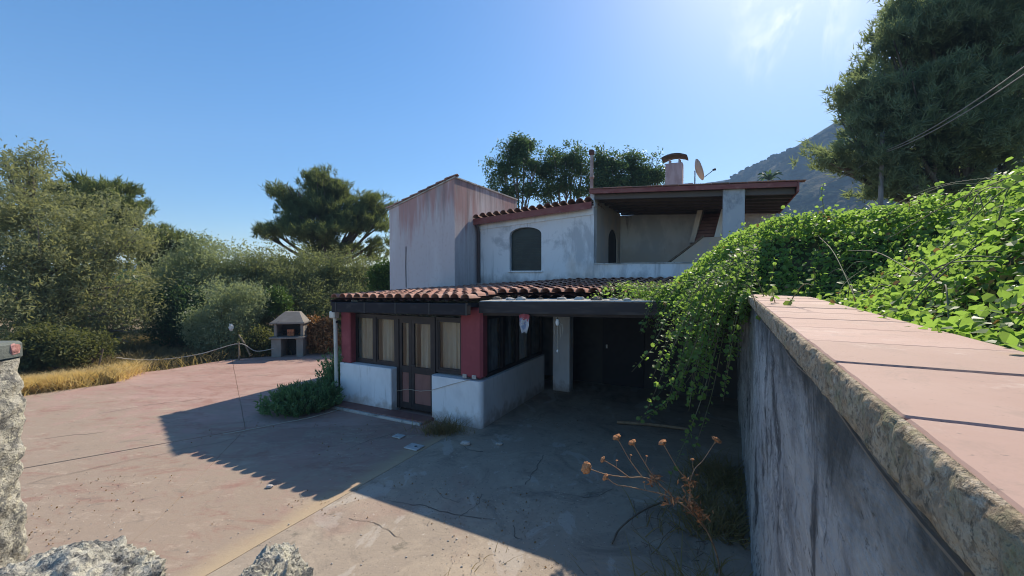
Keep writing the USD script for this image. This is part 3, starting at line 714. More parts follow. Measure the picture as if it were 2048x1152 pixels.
roof_field(-7.92, -4.42, 0.228, 6.80, lambda a: BT if a < -7.15 else BU, roof_z, .05, .02)
roof_field(-4.18, 0.20, 0.238, 7.86, lambda a: BU, lambda a, b: roof_z(a, b) + 0.012, .05, .02, 1.06)
lower_deck = []


def deck(a0, a1, b0, b1, zf, pitch, off, r=0.05):
    n = int((a1 - a0) / pitch) * 8
    t = np.linspace(a0, a1, n + 1)
    prof = -np.abs(np.cos((t - off) / pitch * np.pi)) ** 0.7 * 0 - 0.035 + 0.045 * (np.cos((t - off) / pitch * 2 * np.pi) * .5 + .5)
    rows = [b0, b1]
    v = np.stack([np.stack([t, np.full_like(t, b), zf(t, b) + prof], 1) for b in rows], 1).reshape(-1, 3)
    return hw(v), grid(n + 1, 2)


roof = sub(house, 'lower_roof', join([deck(-8.02, -7.2, 6.82, BT, roof_z, .228, -7.92), deck(-7.2, -4.3, 6.82, BU, roof_z, .228, -7.92), deck(-4.3, .3, 7.9, BU, roof_z, .238, -4.18)]), M['dark_clay'], True)
sub(house, 'verge_board', (hw(np.array([(-8.06, 6.8, 2.30), (-8.06, BT, 2.40), (-8.06, BT, 2.50), (-8.06, 6.8, 2.43), (-8.03, 6.8, 2.30), (-8.03, BT, 2.40), (-8.03, BT, 2.50), (-8.03, 6.8, 2.43)])),
                           np.array([(0, 1, 2, 3), (4, 7, 6, 5), (0, 3, 7, 4), (1, 5, 6, 2), (0, 4, 5, 1), (3, 2, 6, 7)])), M['dark_wood'])

# -- tower: a block under a single-pitch roof, high on its right
TA0, TA1 = -9.73, -7.20
zl, zr = 5.10, 5.86
sub(house, 'tower_wall', wall_prism(Polygon([(TA0, -.1), (TA1, -.1), (TA1, zr), (TA0, zl)]), BT, BT + 4.2), M['tower_plaster'])
slope = (zr - zl) / (TA1 - TA0)
sub(house, 'tower_roof', wall_prism(Polygon([(TA0 - .05, zl + .004 - .05 * slope), (TA1 + .03, zr + .004 + .03 * slope), (TA1 + .03, zr + .045 + .03 * slope), (TA0 - .05, zl + .045 - .05 * slope)]), BT - .03, BT + 4.25), M['slab_concrete'])
# its verge tiles run up the slope, lapped like steps
for row, b in enumerate((BT + 0.03, BT + .27)):
    k = 0
    a = TA0 - .10
    while a < TA1 - .22 - .35 * row:
        v = TV * 0.95
        up = slope - 0.075
        cs, sn = math.cos(math.atan(up)), math.sin(math.atan(up))
        w = np.stack([a + v[:, 1] * cs - v[:, 2] * sn, b - v[:, 0], zl + .05 + slope * (a - TA0) + v[:, 1] * sn + v[:, 2] * cs * .8 + .02], 1)
        w = hw(w)
        tiles.append((w, np.linalg.norm(w.mean(0) - (0, 0, EYE)) - (4 if row == 0 else 0)))
        a += EXP * .92
        k += 1
sub(house, 'wall_cable', tube(hw(np.array([(-9.05, BT - .012, 2.6), (-9.06, BT - .012, 3.3), (-9.04, BT - .012, 3.9)])), .012, 5), M['black_metal'])

# -- upper wall with the arched window
UR = -3.35


def arch(a0, a1, z0, zs, rise, n=14):
    t = np.linspace(0, np.pi, n)
    c, r = (a0 + a1) / 2, (a1 - a0) / 2
    return [(a0, z0), (a1, z0)] + [(c + r * math.cos(x), zs + rise * math.sin(x)) for x in t]


hole = arch(-6.03, -4.96, 3.13, 4.24, .22)
zel, zer = 4.72, 4.98                      # wall top, left and right
sub(house, 'upper_wall', wall_prism(Polygon([(TA1, -.1), (UR, -.1), (UR, zer), (TA1, zel)], [hole]), BU, BU + .30), M['upper_plaster'])
sub(house, 'window_shutter', wall_prism(Polygon(hole).buffer(.02), BU + .14, BU + .18), M['green_shutter'])
for z in np.arange(3.2, 4.4, .075):
    if z < 4.2:
        sub(house, 'shutter_slat', hbox(-6.02, -4.97, BU + .125, BU + .139, z, z + .05), M['green_shutter'])
sub(house, 'window_sill', hbox(-6.08, -4.91, BU - .05, BU + .10, 3.085, 3.127, .008), M['upper_plaster'])
et = (zer - zel) / (UR - TA1)
sub(house, 'cornice_band', hbox(TA1 + .01, UR - .005, BU - .035, BU - .001, zel - .27, zel - .02, 0, et, TA1), M['white_plaster'])
sub(house, 'fascia', hbox(TA1 - .02, UR - .005, BU - .25, BU - .215, zel - .13, zel + .06, 0, et, TA1), M['fascia_red'])
sub(house, 'eave_soffit', hbox(TA1, UR - .005, BU - .213, BU + .0, zel - .015, zel + .02, 0, et, TA1), M['fascia_red'])
sub(house, 'upper_roof',
    (hw(np.array([(TA1, BU - .24, zel + .065), (UR, BU - .24, zer + .065), (UR, BU + 3.4, zer - .10), (TA1, BU + 3.4, zel - .10), (TA1, BU - .2, zel - .0), (UR, BU - .2, zer - .0), (UR, BU + 3.4, zer - .2), (TA1, BU + 3.4, zel - .2)])),
     np.array([(0, 1, 2, 3), (4, 7, 6, 5), (0, 4, 5, 1), (2, 6, 7, 3)])), M['dark_clay'])
for i in range(16):
    a = TA1 + .13 + i * (UR - TA1 - .22) / 15
    for j in range(4):
        lay(a, BU - .32 + j * EXP, zel + .075 + et * (a - TA1) - .045 * j * EXP, -.045, et, rg, 1.02)
sub(house, 'upper_downpipe', tube(hw(np.array([(TA1 + .09, BU - .2, zel - .05), (TA1 + .09, BU - .07, zel - .35), (TA1 + .09, BU - .06, 2.75)])), .05, 8), M['copper_pipe'], True)
# -- recessed terrace
BB = 15.2
sub(house, 'terrace_parapet', hbox(UR, 2.6, BU + .003, BU + .20, 2.0, 3.30), M['upper_plaster'])
sub(house, 'parapet_cap', hbox(UR, 2.6, BU - .02, BU + .22, 3.303, 3.335), M['slab_concrete'])
dh = [(b, z) for b, z in arch(13.5, 14.75, 2.70, 4.10, .40)]
sub(house, 'terrace_side_wall', side_prism(Polygon([(BU + .303, 2.0), (BB, 2.0), (BB, 5.15), (BB - 1.2, 5.24), (BU + .303, 5.26)], [dh]), UR - .25, UR), M['beige_plaster'])
sub(house, 'corner_post', hbox(UR - .10, UR + .02, BU - .01, BU + .29, zer - .05, 5.42, .01), M['upper_plaster'])
ad = sub(house, 'arched_door', side_prism(Polygon(dh).buffer(.02), UR - .09, UR - .04), M['dark_door'])
sub(house, 'terrace_back_wall', hbox(UR, 1.35, BB, BB + .25, 2.0, 5.09), M['pale_plaster'])
sub(house, 'terrace_floor', hbox(UR, 3.0, BU + .21, BB, 2.55, 2.68), M['step_tile'])
# the stair at the back and its sloping side wall
st = sub(house, 'stair_wall', wall_prism(Polygon([(-2.4, 2.68), (-0.60, 4.12), (.6, 4.12), (.6, 2.68)]), BB - 1.30, BB - 1.15), M['beige_plaster'])
part(st, 'stair_coping', wall_prism(Polygon([(-2.46, 2.69), (-0.60, 4.125), (-.60, 4.185), (-2.5, 2.72)]), BB - 1.33, BB - 1.12), M['stick'])
part(st, 'stair_rail_wall', wall_prism(Polygon([(-1.02, 4.0), (-.88, 4.0), (-.66, 4.98), (-.80, 4.98)]), BB - .95, BB - .02), M['beige_plaster'])
part(st, 'stair_rail_wall', wall_prism(Polygon([(-.36, 4.0), (-.20, 4.0), (.02, 4.98), (-.14, 4.98)]), BB - .95, BB - .02), M['white_plaster'])
for k in range(8):
    z = 4.06 + k * .112
    a = -.88 + (z - 4.0) * .2245
    part(st, 'stair_tread', hbox(a, a + .52, BB - .90 + k * .10, BB - .05, z, z + .095), M['door_panel'])
    part(st, 'stair_nosing', hbox(a, a + .52, BB - .93 + k * .10, BB - .05, z + .097, z + .110), M['dark_clay'])
# -- terrace roof on dark beams
PT = -0.052                                # it falls gently to the right
PA0, PA1 = -3.42, 1.42
pr = sub(house, 'terrace_roof', hbox(PA0, PA1, 11.62, BB + .3, 5.29, 5.36, 0, PT, PA0), M['fascia_red'])
# the back of the roof drops a little
part(pr, 'front_fascia', hbox(PA0, PA1, 11.575, 11.617, 5.255, 5.375, 0.008, PT, PA0), M['fascia_red'])
part(pr, 'end_fascia', hbox(PA1 + .003, PA1 + .045, 11.58, BB + .3, 5.14, 5.385, 0.006, PT, PA0), M['fascia_red'])
for k in range(13):
    a = PA0 + .2 + k * .385
    part(pr, 'capping_tile', hbox(a - .19, a + .19, 11.555, 11.80, 5.388, 5.41 + .004 * (k % 3), .006, PT, PA0), M['terracotta'])
for k in range(7):
    b = 11.75 + k * .56
    part(pr, 'beam', hbox(PA0 + .10, PA1 - .02, b, b + .10, 5.12, 5.270, .006, PT, PA0), M['slat_wood'])
for k in range(20):
    b = 11.64 + k * .19
    part(pr, 'ceiling_board', hbox(PA0 + .06, PA1 - .01, b, b + .178, 5.272, 5.2885, 0, PT, PA0), M['dark_wood'])
sub(house, 'roof_pillar', hbox(-.09, .39, 11.66, 12.10, 2.0, 5.27 + PT * 3.3, .02), M['pillar_plaster'])
# -- carport: slab, beam, pier, back wall, door
sub(house, 'canopy_slab', hbox(A1 - .05, .26, 7.05, 8.4, 2.405, 2.50, .012, 0.028, A1), M['slab_concrete'])
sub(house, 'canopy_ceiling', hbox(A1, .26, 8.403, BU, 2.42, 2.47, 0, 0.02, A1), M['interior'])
sub(house, 'canopy_beam', hbox(A1 - .04, .25, 7.14, 7.38, 2.21, 2.403, .01, 0.028, A1), M['dark_wood'])
sub(house, 'canopy_fascia', hbox(A1 - .04, .25, 7.015, 7.045, 2.27, 2.482, 0, 0.028, A1), M['dark_wood'])
for k in range(6):
    b = 7.9 + k * .66
    sub(house, 'canopy_joist', hbox(A1, .25, b, b + .09, 2.27, 2.405, 0, 0.02, A1), M['dark_wood'])
rr = np.random.default_rng(12)
for k in range(12):                        # rubble left on the slab edge
    a = -4.1 + k * .33 + rr.uniform(-.1, .1)
    r = rr.uniform(.03, .075)
    mm = trimesh.creation.icosphere(1, 1.0)
    v = np.array(mm.vertices) * (r * 1.6, r * 1.1, r * .7) * (1 + rr.uniform(-.25, .25, (len(mm.vertices), 1)))
    sub(house, 'mortar_lump', (hw(v + (a, 7.12 + rr.uniform(0, .5), 2.515 + .028 * (a - A1))), np.array(mm.faces)), M['slab_concrete'] if k % 3 else M['stick'])
sub(house, 'pier', hbox(-4.0, -3.54, 10.32, 10.62, -.02, 2.45, .012), M['white_plaster'])
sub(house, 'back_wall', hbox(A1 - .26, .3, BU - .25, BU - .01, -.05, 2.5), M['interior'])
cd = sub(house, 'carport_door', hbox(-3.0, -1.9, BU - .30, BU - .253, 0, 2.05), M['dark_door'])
part(cd, 'door_handle', hbox(-2.9, -2.86, BU - .34, BU - .303, 1.0, 1.1), M['bulb'])
sub(house, 'back_block', hbox(TA1, 1.3, BB + .26, BB + 4.0, -.1, 5.02), M['beige_plaster'])
sub(house, 'inner_wall', hbox(A0 + .26, A1 - .27, BT - .3, BT - .003, -.05, 2.48), M['room'])
# -- chimney, vent
c0 = P(1347, 375, 15.2)
ca, cb = c0[0] * C - c0[1] * S, c0[0] * S + c0[1] * C
ch = sub(house, 'chimney', hbox(ca - .29, ca + .27, cb - .24, cb + .24, 5.0, 6.92, .012), M['chimney_plaster'])
for da in (-.16, .16):
    for db in (-.13, .13):
        part(ch, 'cap_leg', hbox(ca + da - .03, ca + da + .03, cb + db - .03, cb + db + .03, 6.92, 7.08), M['chimney_plaster'])
t = np.linspace(-1, 1, 9)
cv = np.concatenate([np.stack([ca + t * .42, np.full(9, cb + q), 7.08 + .11 * (1 - t * t) + dz], 1) for q in (-.34, .34) for dz in (0, .045)])
cfc = []
for k in range(8):
    cfc += [(k, k + 1, 18 + k + 1, 18 + k), (9 + k, 27 + k, 27 + k + 1, 9 + k + 1), (k, 9 + k, 9 + k + 1, k + 1), (18 + k, 18 + k + 1, 27 + k + 1, 27 + k)]
part(ch, 'cap', (hw(cv), np.array(cfc)), M['cap_grey'], 40)
sub(house, 'chimney_ledge', hbox(ca - .05, ca + .62, cb - .25, cb + .35, 5.05, 6.17, .015), M['chimney_plaster'])
vp = P(1182, 382, 13.0)
vent = sub(house, 'vent_pipe', tube([vp + (0, 0, -.6), vp + (0, 0, .6), vp + (0, 0, 1.06)], .048, 10), M['vent_clay'], True)
part(vent, 'cap', tube([vp + (0, 0, 1.06), vp + (0, 0, 1.09), vp + (0, 0, 1.19), vp + (0, 0, 1.23)], [.05, .085, .085, .03], 10), M['dark_clay'], True)
part(vent, 'collar', tube([vp + (0, 0, .36), vp + (0, 0, .44)], .075, 10), M['vent_clay'], True)

# -- all tiles: the 300 nearest one by one, the rest as one part
tiles.sort(key=lambda x: x[1])
for v, _ in tiles[:300]:
    part(roof, 'roof_tile', (v, TF), M['terracotta'], 50)
if len(tiles) > 300:
    part(roof, 'roof_tiling', join([(v, TF) for v, _ in tiles[300:]]), M['terracotta_mix'], 50, kind='stuff')

# ---------------------------------------------------------------- things on the house
sd = P(1387, 372, 15.4)
dish = thing('satellite_dish', 'rusty satellite dish on a short mast beside the chimney', 'satellite dish', sd + (0, 0, -.1))
part(dish, 'mast', tube([sd + (0, 0, -.5), sd + (0, 0, .52)], .022, 8), M['black_metal'], True)
dirn = unit(np.array([0.93, -0.18, 0.32]))
uu = unit(np.cross(dirn, (0, 0, 1.0)))
ww = np.cross(uu, dirn)
cen = sd + (0.05, -.02, .52)
rad, nr_, na_ = .40, 6, 24
dv = []
for side in (0, .012):
    for i in range(nr_):
        r = rad * i / (nr_ - 1)
        for k in range(na_):
            th = 2 * np.pi * k / na_
            dv.append(cen + uu * r * .92 * math.cos(th) + ww * r * math.sin(th) + dirn * (.11 * (r / rad) ** 2 - side))
q = []
for side in (0, 1):
    o = side * nr_ * na_
    for i in range(nr_ - 1):
        for k in range(na_):
            q.append((o + i * na_ + k, o + i * na_ + (k + 1) % na_, o + (i + 1) * na_ + (k + 1) % na_, o + (i + 1) * na_ + k))
part(dish, 'reflector', (np.array(dv), np.array(q)), M['dish_metal'], True)
tip = cen + dirn * .56 - ww * .18
part(dish, 'feed_arm', tube([cen - ww * .34 + dirn * .09, tip], .014, 6), M['black_metal'])
part(dish, 'feed_horn', tube([tip - dirn * .05, tip + dirn * .05], [.03, .045], 8), M['black_metal'], True)

# rag and bulb under the canopy beam
rg2 = np.random.default_rng(5)
n1, n2 = 16, 20
u_, v_ = np.meshgrid(np.linspace(0, 1, n1), np.linspace(0, 1, n2), indexing='ij')
base = H(-3.30, 7.06, 2.26)
wdt = 0.21 * (1 - .55 * np.clip(v_ - .55, 0, 1) / .45)
rx = (u_ - .5) * wdt + .0 * v_
rz = -v_ * .34 + .03 * np.sin(u_ * 3)
ry = .02 * np.sin(u_ * 9 + v_ * 4) + .015 * v_
solo('rag', (base + np.stack([rx.ravel() * C, -rx.ravel() * S, rz.ravel()], 1) + np.stack([S * ry.ravel(), C * ry.ravel(), 0 * ry.ravel()], 1), grid(n1, n2)), M['cloth'],
     'white rag with red and blue print hanging from the canopy beam', 'rag', smooth=True)
lb = H(-2.72, 7.26, 2.20)
lamp = thing('pendant_lamp', 'bare pendant bulb with dangling cables under the canopy beam', 'lamp', lb)
part(lamp, 'cord', tube([lb + (0, 0, .03), lb], .008, 6), M['black_metal'])
part(lamp, 'bulb', tube([lb + (0, 0, 0), lb + (0, 0, -.03), lb + (0, 0, -.07), lb + (0, 0, -.11), lb + (0, 0, -.125)], [.022, .035, .04, .03, .008], 10), M['bulb'], True)
for k, (dx, L) in enumerate([(-.06, .30), (.0, .56), (.05, .34), (.09, .28)]):
    e = lb + (dx, 0, -L)
    part(lamp, 'cable', tube(curve([lb, lb + (dx * .9, .01, -L * .4), e], 8), .005, 5), M['rope'])
part(lamp, 'pull_knob', tube([lb + (0, 0, -.56), lb + (0, 0, -.585), lb + (0, 0, -.61)], [.012, .022, .008], 8), M['bulb'], True)

# ---------------------------------------------------------------- retaining wall with its coping
wall = thing('retaining_wall', 'long weathered grey wall with pink tile coping, creeper at its far end', 'wall', H(.5, 3.0), -PHI)
nbw, nzw = 330, 96
bw = 0.50 + np.linspace(0, 1, nbw) ** 1.25 * 11.3
zw = np.linspace(-0.1, 2.66, nzw)
Bw, Zw = np.meshgrid(bw, zw, indexing='ij')
pp = np.stack([Bw, Zw, 0 * Bw], -1)
dis = (meshkit.fbm(pp * (1.2, 2.4, 1), 4, 4) - .5) * .035 + (meshkit.fbm(pp * (6, 14, 1), 3, 5) - .5) * .014
pit = np.clip(meshkit.fbm(pp * (2.2, 4.5, 1), 4, 14) - .62, 0, 1) * .22
v = np.stack([.285 - dis.ravel() + pit.ravel() * .35, Bw.ravel(), Zw.ravel()], 1)
part(wall, 'wall_face', (hw(v), grid(nbw, nzw)[:, ::-1]), M['wall_weathered_shaded'], True)
part(wall, 'wall_core', hbox(.36, .76, .50, 11.8, -.1, 2.655), M['wall_weathered_shaded'])
part(wall, 'wall_end', (lambda g: (hw(np.stack([.285 + g[0].ravel() * .47, .497 - (meshkit.fbm(np.stack([g[0] * 5, g[1] * 9, 0 * g[0]], -1), 4, 3).ravel() - .5) * .03, -.1 + g[1].ravel() * 2.75], 1)), grid(12, 40)))(np.meshgrid(np.linspace(0, 1, 12), np.linspace(0, 1, 40), indexing='ij')), M['wall_weathered_shaded'], True)
# coping bed: a rough strip all round
nbw = 420
bw = 0.46 + np.linspace(0, 1, nbw) ** 1.3 * 8.0
prof = np.array([(.30, 2.652), (.262, 2.655), (.249, 2.668), (.246, 2.69), (.245, 2.715), (.247, 2.750), (.253, 2.7645), (.2625, 2.7660), (.264, 2.7535), (.30, 2.7535), (.55, 2.7535), (.80, 2.7535), (.815, 2.74), (.815, 2.70), (.815, 2.655), (.76, 2.652)])
# resample the profile finely on the visible face
seg = np.vstack([np.linspace(prof[i], prof[i + 1], 4, endpoint=False) if i < 6 else prof[i][None] for i in range(len(prof) - 1)] + [prof[-1][None]])
Bv, Sv = np.meshgrid(bw, np.arange(len(seg)), indexing='ij')
ar, zr_ = seg[Sv, 0], seg[Sv, 1]
pp = np.stack([ar, Bv, zr_], -1)
d1 = (meshkit.fbm(pp * 7, 4, 2) - .5) * .010 + (meshkit.fbm(pp * 40, 3, 6) - .5) * .013
d1 = d1 + -np.clip(meshkit.fbm(pp * 20, 3, 16) - .62, 0, 1) * .05
face = np.clip((.262 - ar) / .012, 0, 1)
ar = ar - d1 * face
zr2 = zr_ + np.where(zr_ < 2.66, d1 * .5, 0)
part(wall, 'coping_bed', (hw(np.stack([ar.ravel(), Bv.ravel(), zr2.ravel()], 1)), grid(nbw, len(seg))[:, ::-1]), M['coping_rough'], True)
endp = hw(np.array([(.25, .459, 2.655), (.81, .459, 2.655), (.81, .459, 2.752), (.25, .459, 2.752)]))
part(wall, 'coping_end', (endp, np.array([(0, 1, 2, 3)])), M['coping_rough'])
rc_ = np.random.default_rng(8)
joints = [.48, .91, 1.40, 1.83, 2.30, 2.74, 3.18, 3.62, 4.06, 4.50, 4.94, 5.38, 5.82, 6.26]
for k in range(len(joints) - 1):
    b0, b1 = joints[k] + .005, joints[k + 1] - .005
    dz = rc_.uniform(-.0015, .0025)
    pg = sbox(.2635 + rc_.uniform(-.001, .001), b0, .812, b1).buffer(-.006).buffer(.006, quad_segs=2)
    ringp = np.array(pg.exterior.segmentize(.02).coords)[:-1]
    j = (meshkit.fbm(np.c_[ringp * 30, np.zeros(len(ringp))], 3, k) - .5)[:, None] * .006
    cc = ringp.mean(0)
    ringp = ringp + unit(ringp - cc) * j
    inner = ringp + unit(cc - ringp) * .006
    n = len(ringp)
    vv = np.vstack([np.c_[ringp, np.full(n, 2.7545)], np.c_[ringp, np.full(n, 2.763 + dz)], np.c_[inner, np.full(n, 2.7675 + dz)], [[cc[0], cc[1], 2.7680 + dz]]])
    i = np.arange(n)
    i2 = (i + 1) % n
    ff = np.vstack([np.stack([i, i2, n + i2], 1), np.stack([i, n + i2, n + i], 1), np.stack([n + i, n + i2, 2 * n + i2], 1), np.stack([n + i, 2 * n + i2, 2 * n + i], 1), np.stack([2 * n + i, 2 * n + i2, np.full(n, 3 * n)], 1)])
    part(wall, 'coping_tile', (hw(vv), ff), M['coping_pink'], 35)
# root or old cable caught under the coping
rt = [(.268, b, 2.640 + .012 * math.sin(b * 5)) for b in np.linspace(.7, 5.4, 40)]
part(wall, 'old_cable', tube(hw(np.array(rt)), .0045, 5), M['stick'])

# ---------------------------------------------------------------- rough stone wall just below the viewpoint, and its post
def rock(center, size, seed, sub_=5, amp=.28, freq=2.2):
    m = trimesh.creation.icosphere(sub_, 1.0)
    v = np.array(m.vertices)
    d = 1 + amp * (meshkit.fbm(v * freq + seed * 7.1, 5, seed) - .5) * 2 - .22 * np.clip(.12 - np.abs(meshkit.fbm(v * 3.1 + seed * 3, 4, seed + 7) - .5), 0, 1) + .10 * (meshkit.fbm(v * 9 + seed, 4, seed + 1) - .5) * 2 + .05 * (meshkit.fbm(v * 28 + seed, 3, seed + 2) - .5) * 2
    v = np.sign(v) * np.abs(v) ** .8 * d[:, None]
    return v * np.asarray(size) + center, np.array(m.faces)


sw_ = thing('stone_wall', 'rough lichened stone wall with knobbly top stones below the viewpoint', 'wall', (-.6, .7, 0))
part(sw_, 'wall_body', box((-1.9, .42, -.1), (.22, .92, 2.20)), M['lichen_stone'])
part(sw_, 'top_stone', rock((-.84, .74, 2.325), (.20, .17, .155), 3, 6), M['lichen_stone'], True)
part(sw_, 'top_stone', rock((-.452, .76, 2.345), (.075, .11, .125), 5, 6), M['lichen_stone'], True)
part(sw_, 'top_stone', rock((-1.12, .70, 2.33), (.18, .15, .16), 6, 5), M['lichen_stone'], True)
part(sw_, 'top_stone', rock((-.20, .70, 2.28), (.16, .14, .13), 8, 5), M['lichen_stone'], True)
part(sw_, 'top_stone', rock((.08, .68, 2.25), (.14, .14, .12), 9, 5), M['lichen_stone'], True)
post = thing('stone_post', 'rough whitish stone post with flat mossy capstone at the left', 'post', (-2.6, 1.75, 0))
nz_, nt_ = 120, 120
zz_ = np.linspace(-.1, 2.615, nz_)
th_ = np.linspace(0, 2 * np.pi, nt_, endpoint=False)
Zp, Tp = np.meshgrid(zz_, th_, indexing='ij')
cx, cy = np.cos(Tp), np.sin(Tp)
k4 = (np.abs(cx) ** 5 + np.abs(cy) ** 5) ** (-1 / 5)
qx, qy = cx * k4 * .28, cy * k4 * .24
p3 = np.stack([qx, qy, Zp], -1)
dd = 1 + (meshkit.fbm(p3 * 5, 4, 3) - .5) * .22 + (meshkit.fbm(p3 * 22, 4, 5) - .5) * .14
pv = np.stack([-2.545 + qx * dd, 1.76 + qy * dd, Zp], -1).reshape(-1, 3)
fq = []
i, k = np.meshgrid(np.arange(nz_ - 1), np.arange(nt_), indexing='ij')
fq = np.stack([i * nt_ + k, i * nt_ + (k + 1) % nt_, (i + 1) * nt_ + (k + 1) % nt_, (i + 1) * nt_ + k], -1).reshape(-1, 4)
part(post, 'shaft', (pv, fq), M['lichen_stone'], True)
cap = box((-2.87, 1.50, 2.605), (-2.315, 2.01, 2.69), .012)
part(post, 'capstone', cap, M['cap_stone'])
part(post, 'paint_mark', rock((-2.318, 1.97, 2.655), (.008, .022, .026), 4, 3), M['pink_mark'], True)
part(post, 'loose_stone', rock((-2.08, 1.40, 2.50), (.10, .09, .13), 12, 5), M['lichen_stone'], True)


# ---------------------------------------------------------------- foliage
def leaves_quads(cen, L, W, rg, bias=None, bw=0.0):
    """One rhombic leaf per centre."""
    n = len(cen)
    u = rg.normal(size=(n, 3))
    if bias is not None:
        u = u + np.asarray(bias) * bw
    u = unit(u)
    w = unit(np.cross(u, rg.normal(size=(n, 3))))
    L = L * rg.uniform(.6, 1.3, (n, 1))
    W = W * rg.uniform(.7, 1.3, (n, 1))
    v = np.stack([cen - u * L / 2, cen + w * W / 2 + u * L * .05, cen + u * L / 2, cen - w * W / 2 + u * L * .05], 1).reshape(-1, 3)
    o = np.arange(n)[:, None] * 4
    return v, np.vstack([o + [0, 1, 2], o + [0, 2, 3]])


def blob_points(blobs, n, seed, gap=.40, gf=1.0, shell=.5, rag=.45):
    """Twig positions spread through blobs ((x, y, z), (rx, ry, rz)), more near their outside, with noise gaps and a ragged outline."""
    rg = np.random.default_rng(seed)
    c = np.array([b[0] for b in blobs], float)
    r = np.array([np.broadcast_to(b[1], 3) for b in blobs], float)
    w = np.prod(r, 1) ** .75
    out = []
    while sum(map(len, out)) < n:
        k = rg.choice(len(blobs), size=n * 2, p=w / w.sum())
        d = unit(rg.normal(size=(len(k), 3)))
        rad = rg.uniform(0, 1, len(k)) ** shell
        edge = 1 - rag / 2 + rag * meshkit.fbm(d * 1.9 + c[k] * 3.3, 3, seed)
        p = c[k] + d * r[k] * (rad * edge)[:, None]
        keep = meshkit.fbm(p * gf + seed, 3, seed + 4) > gap
        out.append(p[keep])
    return np.vstack(out)[:n]


def crown(blobs, twigs, per, spread, L, W, seed, gap=.40, gf=1.0, shell=.5, bias=None, bw=0, rag=.45, clump=0, cr=.3):
    rg = np.random.default_rng(seed + 50)
    if clump:
        t = np.repeat(blob_points(blobs, twigs // clump, seed, gap, gf, shell, rag), clump, 0)
        t = t + rg.normal(size=t.shape) * cr * np.array([1, 1, .6])
        twigs = len(t)
    else:
        t = blob_points(blobs, twigs, seed, gap, gf, shell, rag)
    c = np.repeat(t, per, 0) + rg.normal(size=(twigs * per, 3)) * spread
    return leaves_quads(c, L, W, rg, bias, bw)


def pine_crown(blobs, twigs, per, seed, L=.30, W=.05, gap=.40, gf=.9, rag=.5, shell=.5):
    """Tufts of needles fanning upwards and outwards from each twig."""
    rg = np.random.default_rng(seed + 50)
    t0 = blob_points(blobs, max(twigs // 9, 8), seed, gap, gf, shell, rag)
    t = np.repeat(t0, 9, 0)
    t = t + rg.normal(size=t.shape) * np.array([.30, .30, .13]) * (L / .3)
    c0 = np.mean([b[0] for b in blobs], 0)
    ax = unit(unit(t - c0) * .6 + np.array([0, 0, 1.0]) + rg.normal(size=t.shape) * .35)
    t, ax = np.repeat(t, per, 0), np.repeat(ax, per, 0)
    n = len(t)
    t = t + ax * rg.uniform(-.25, .25, (n, 1)) * L * 1.6 + rg.normal(size=(n, 3)) * L * .22
    u = unit(ax * .9 + rg.normal(size=(n, 3)) * .55)
    w = unit(np.cross(u, rg.normal(size=(n, 3)))) * W / 2
    l = L * rg.uniform(.6, 1.2, (n, 1))
    v = np.stack([t - w, t + w, t + u * l], 1).reshape(-1, 3)
    return v, np.arange(3 * n).reshape(-1, 3)


def limbs(base, blobs, r, seed, fork=.4, lean=(0, 0, 0)):
    rg = np.random.default_rng(seed)
    base = np.asarray(base, float)
    cs = np.array([b[0] for b in blobs], float)
    mean = cs.mean(0)
    top = base + (mean - base) * fork + np.asarray(lean)
    mid = (base + top) / 2 + rg.normal(size=3) * (.04, .04, 0) * np.linalg.norm(top - base)
    out = [tube(curve([base, mid, top], 6), np.linspace(r * 1.25, r * .75, 12 if False else len(curve([base, mid, top], 6))), 8)]
    for b in blobs:
        c = np.asarray(b[0], float)
        m_ = (top + c) / 2 + np.array([0, 0, -.08]) * np.linalg.norm(c - top) + rg.normal(size=3) * .08
        ln = curve([top, m_, c], 6)
        out.append(tube(ln, np.linspace(r * .55, r * .12, len(ln)), 6))
        for q in range(3):
            e = c + unit(rg.normal(size=3)) * np.broadcast_to(b[1], 3) * .8
            l2 = curve([ln[-4], (ln[-4] + e) / 2 + rg.normal(size=3) * .05, e], 5)
            out.append(tube(l2, np.linspace(r * .2, r * .05, len(l2)), 5))
    return join(out)


def PB(px, py, d, rpx, squash=1.0, dd=0.0):
    """A foliage blob seen at (px, py), depth d, of radius rpx pixels."""
    r = rpx / 850 * d
    return (tuple(P(px, py, d + dd)), (r, r, r * squash))


def tree(name, label, blobs, base, mesh, mat, r, seed, cat='tree', fork=.4, bark='bark', group=None):
    t = thing(name, label, cat, base, group=group)
    part(t, 'trunk', limbs(base, blobs, r, seed, fork), M[bark], True)
    part(t, 'crown', mesh, M[mat])
    return t


# big olive at the left edge
b = [PB(20, 430, 15, 105), PB(-90, 400, 15.5, 130), PB(95, 500, 14.5, 100), PB(170, 450, 16, 85), PB(215, 545, 15.5, 88), PB(60, 610, 14, 105), PB(-60, 580, 14, 130), PB(165, 640, 15, 80), PB(72, 350, 15.5, 45, 1.2), PB(255, 475, 16, 52), PB(110, 665, 14.8, 62), PB(250, 655, 15.6, 46), PB(200, 690, 15.2, 34), PB(60, 312, 15.5, 20, .7), PB(35, 320, 15.5, 16, .8), PB(265, 610, 15.5, 52)]
tree('olive_tree', 'large straggly grey-green olive tree behind the stone post at the left edge', b, P(60, 780, 14.6) * (1, 1, 0) + (0, 0, -.1), crown(b, 4900, 15, .12, .15, .042, 11, gap=.39, bias=(0, 0, 1), bw=.3, clump=7, cr=.24), 'olive_dry', .26, 1, bark='grey_bark')
b = [PB(235, 425, 21, 60), PB(190, 400, 21, 50), PB(150, 380, 21, 48), PB(275, 445, 21, 22), PB(200, 470, 21, 70)]
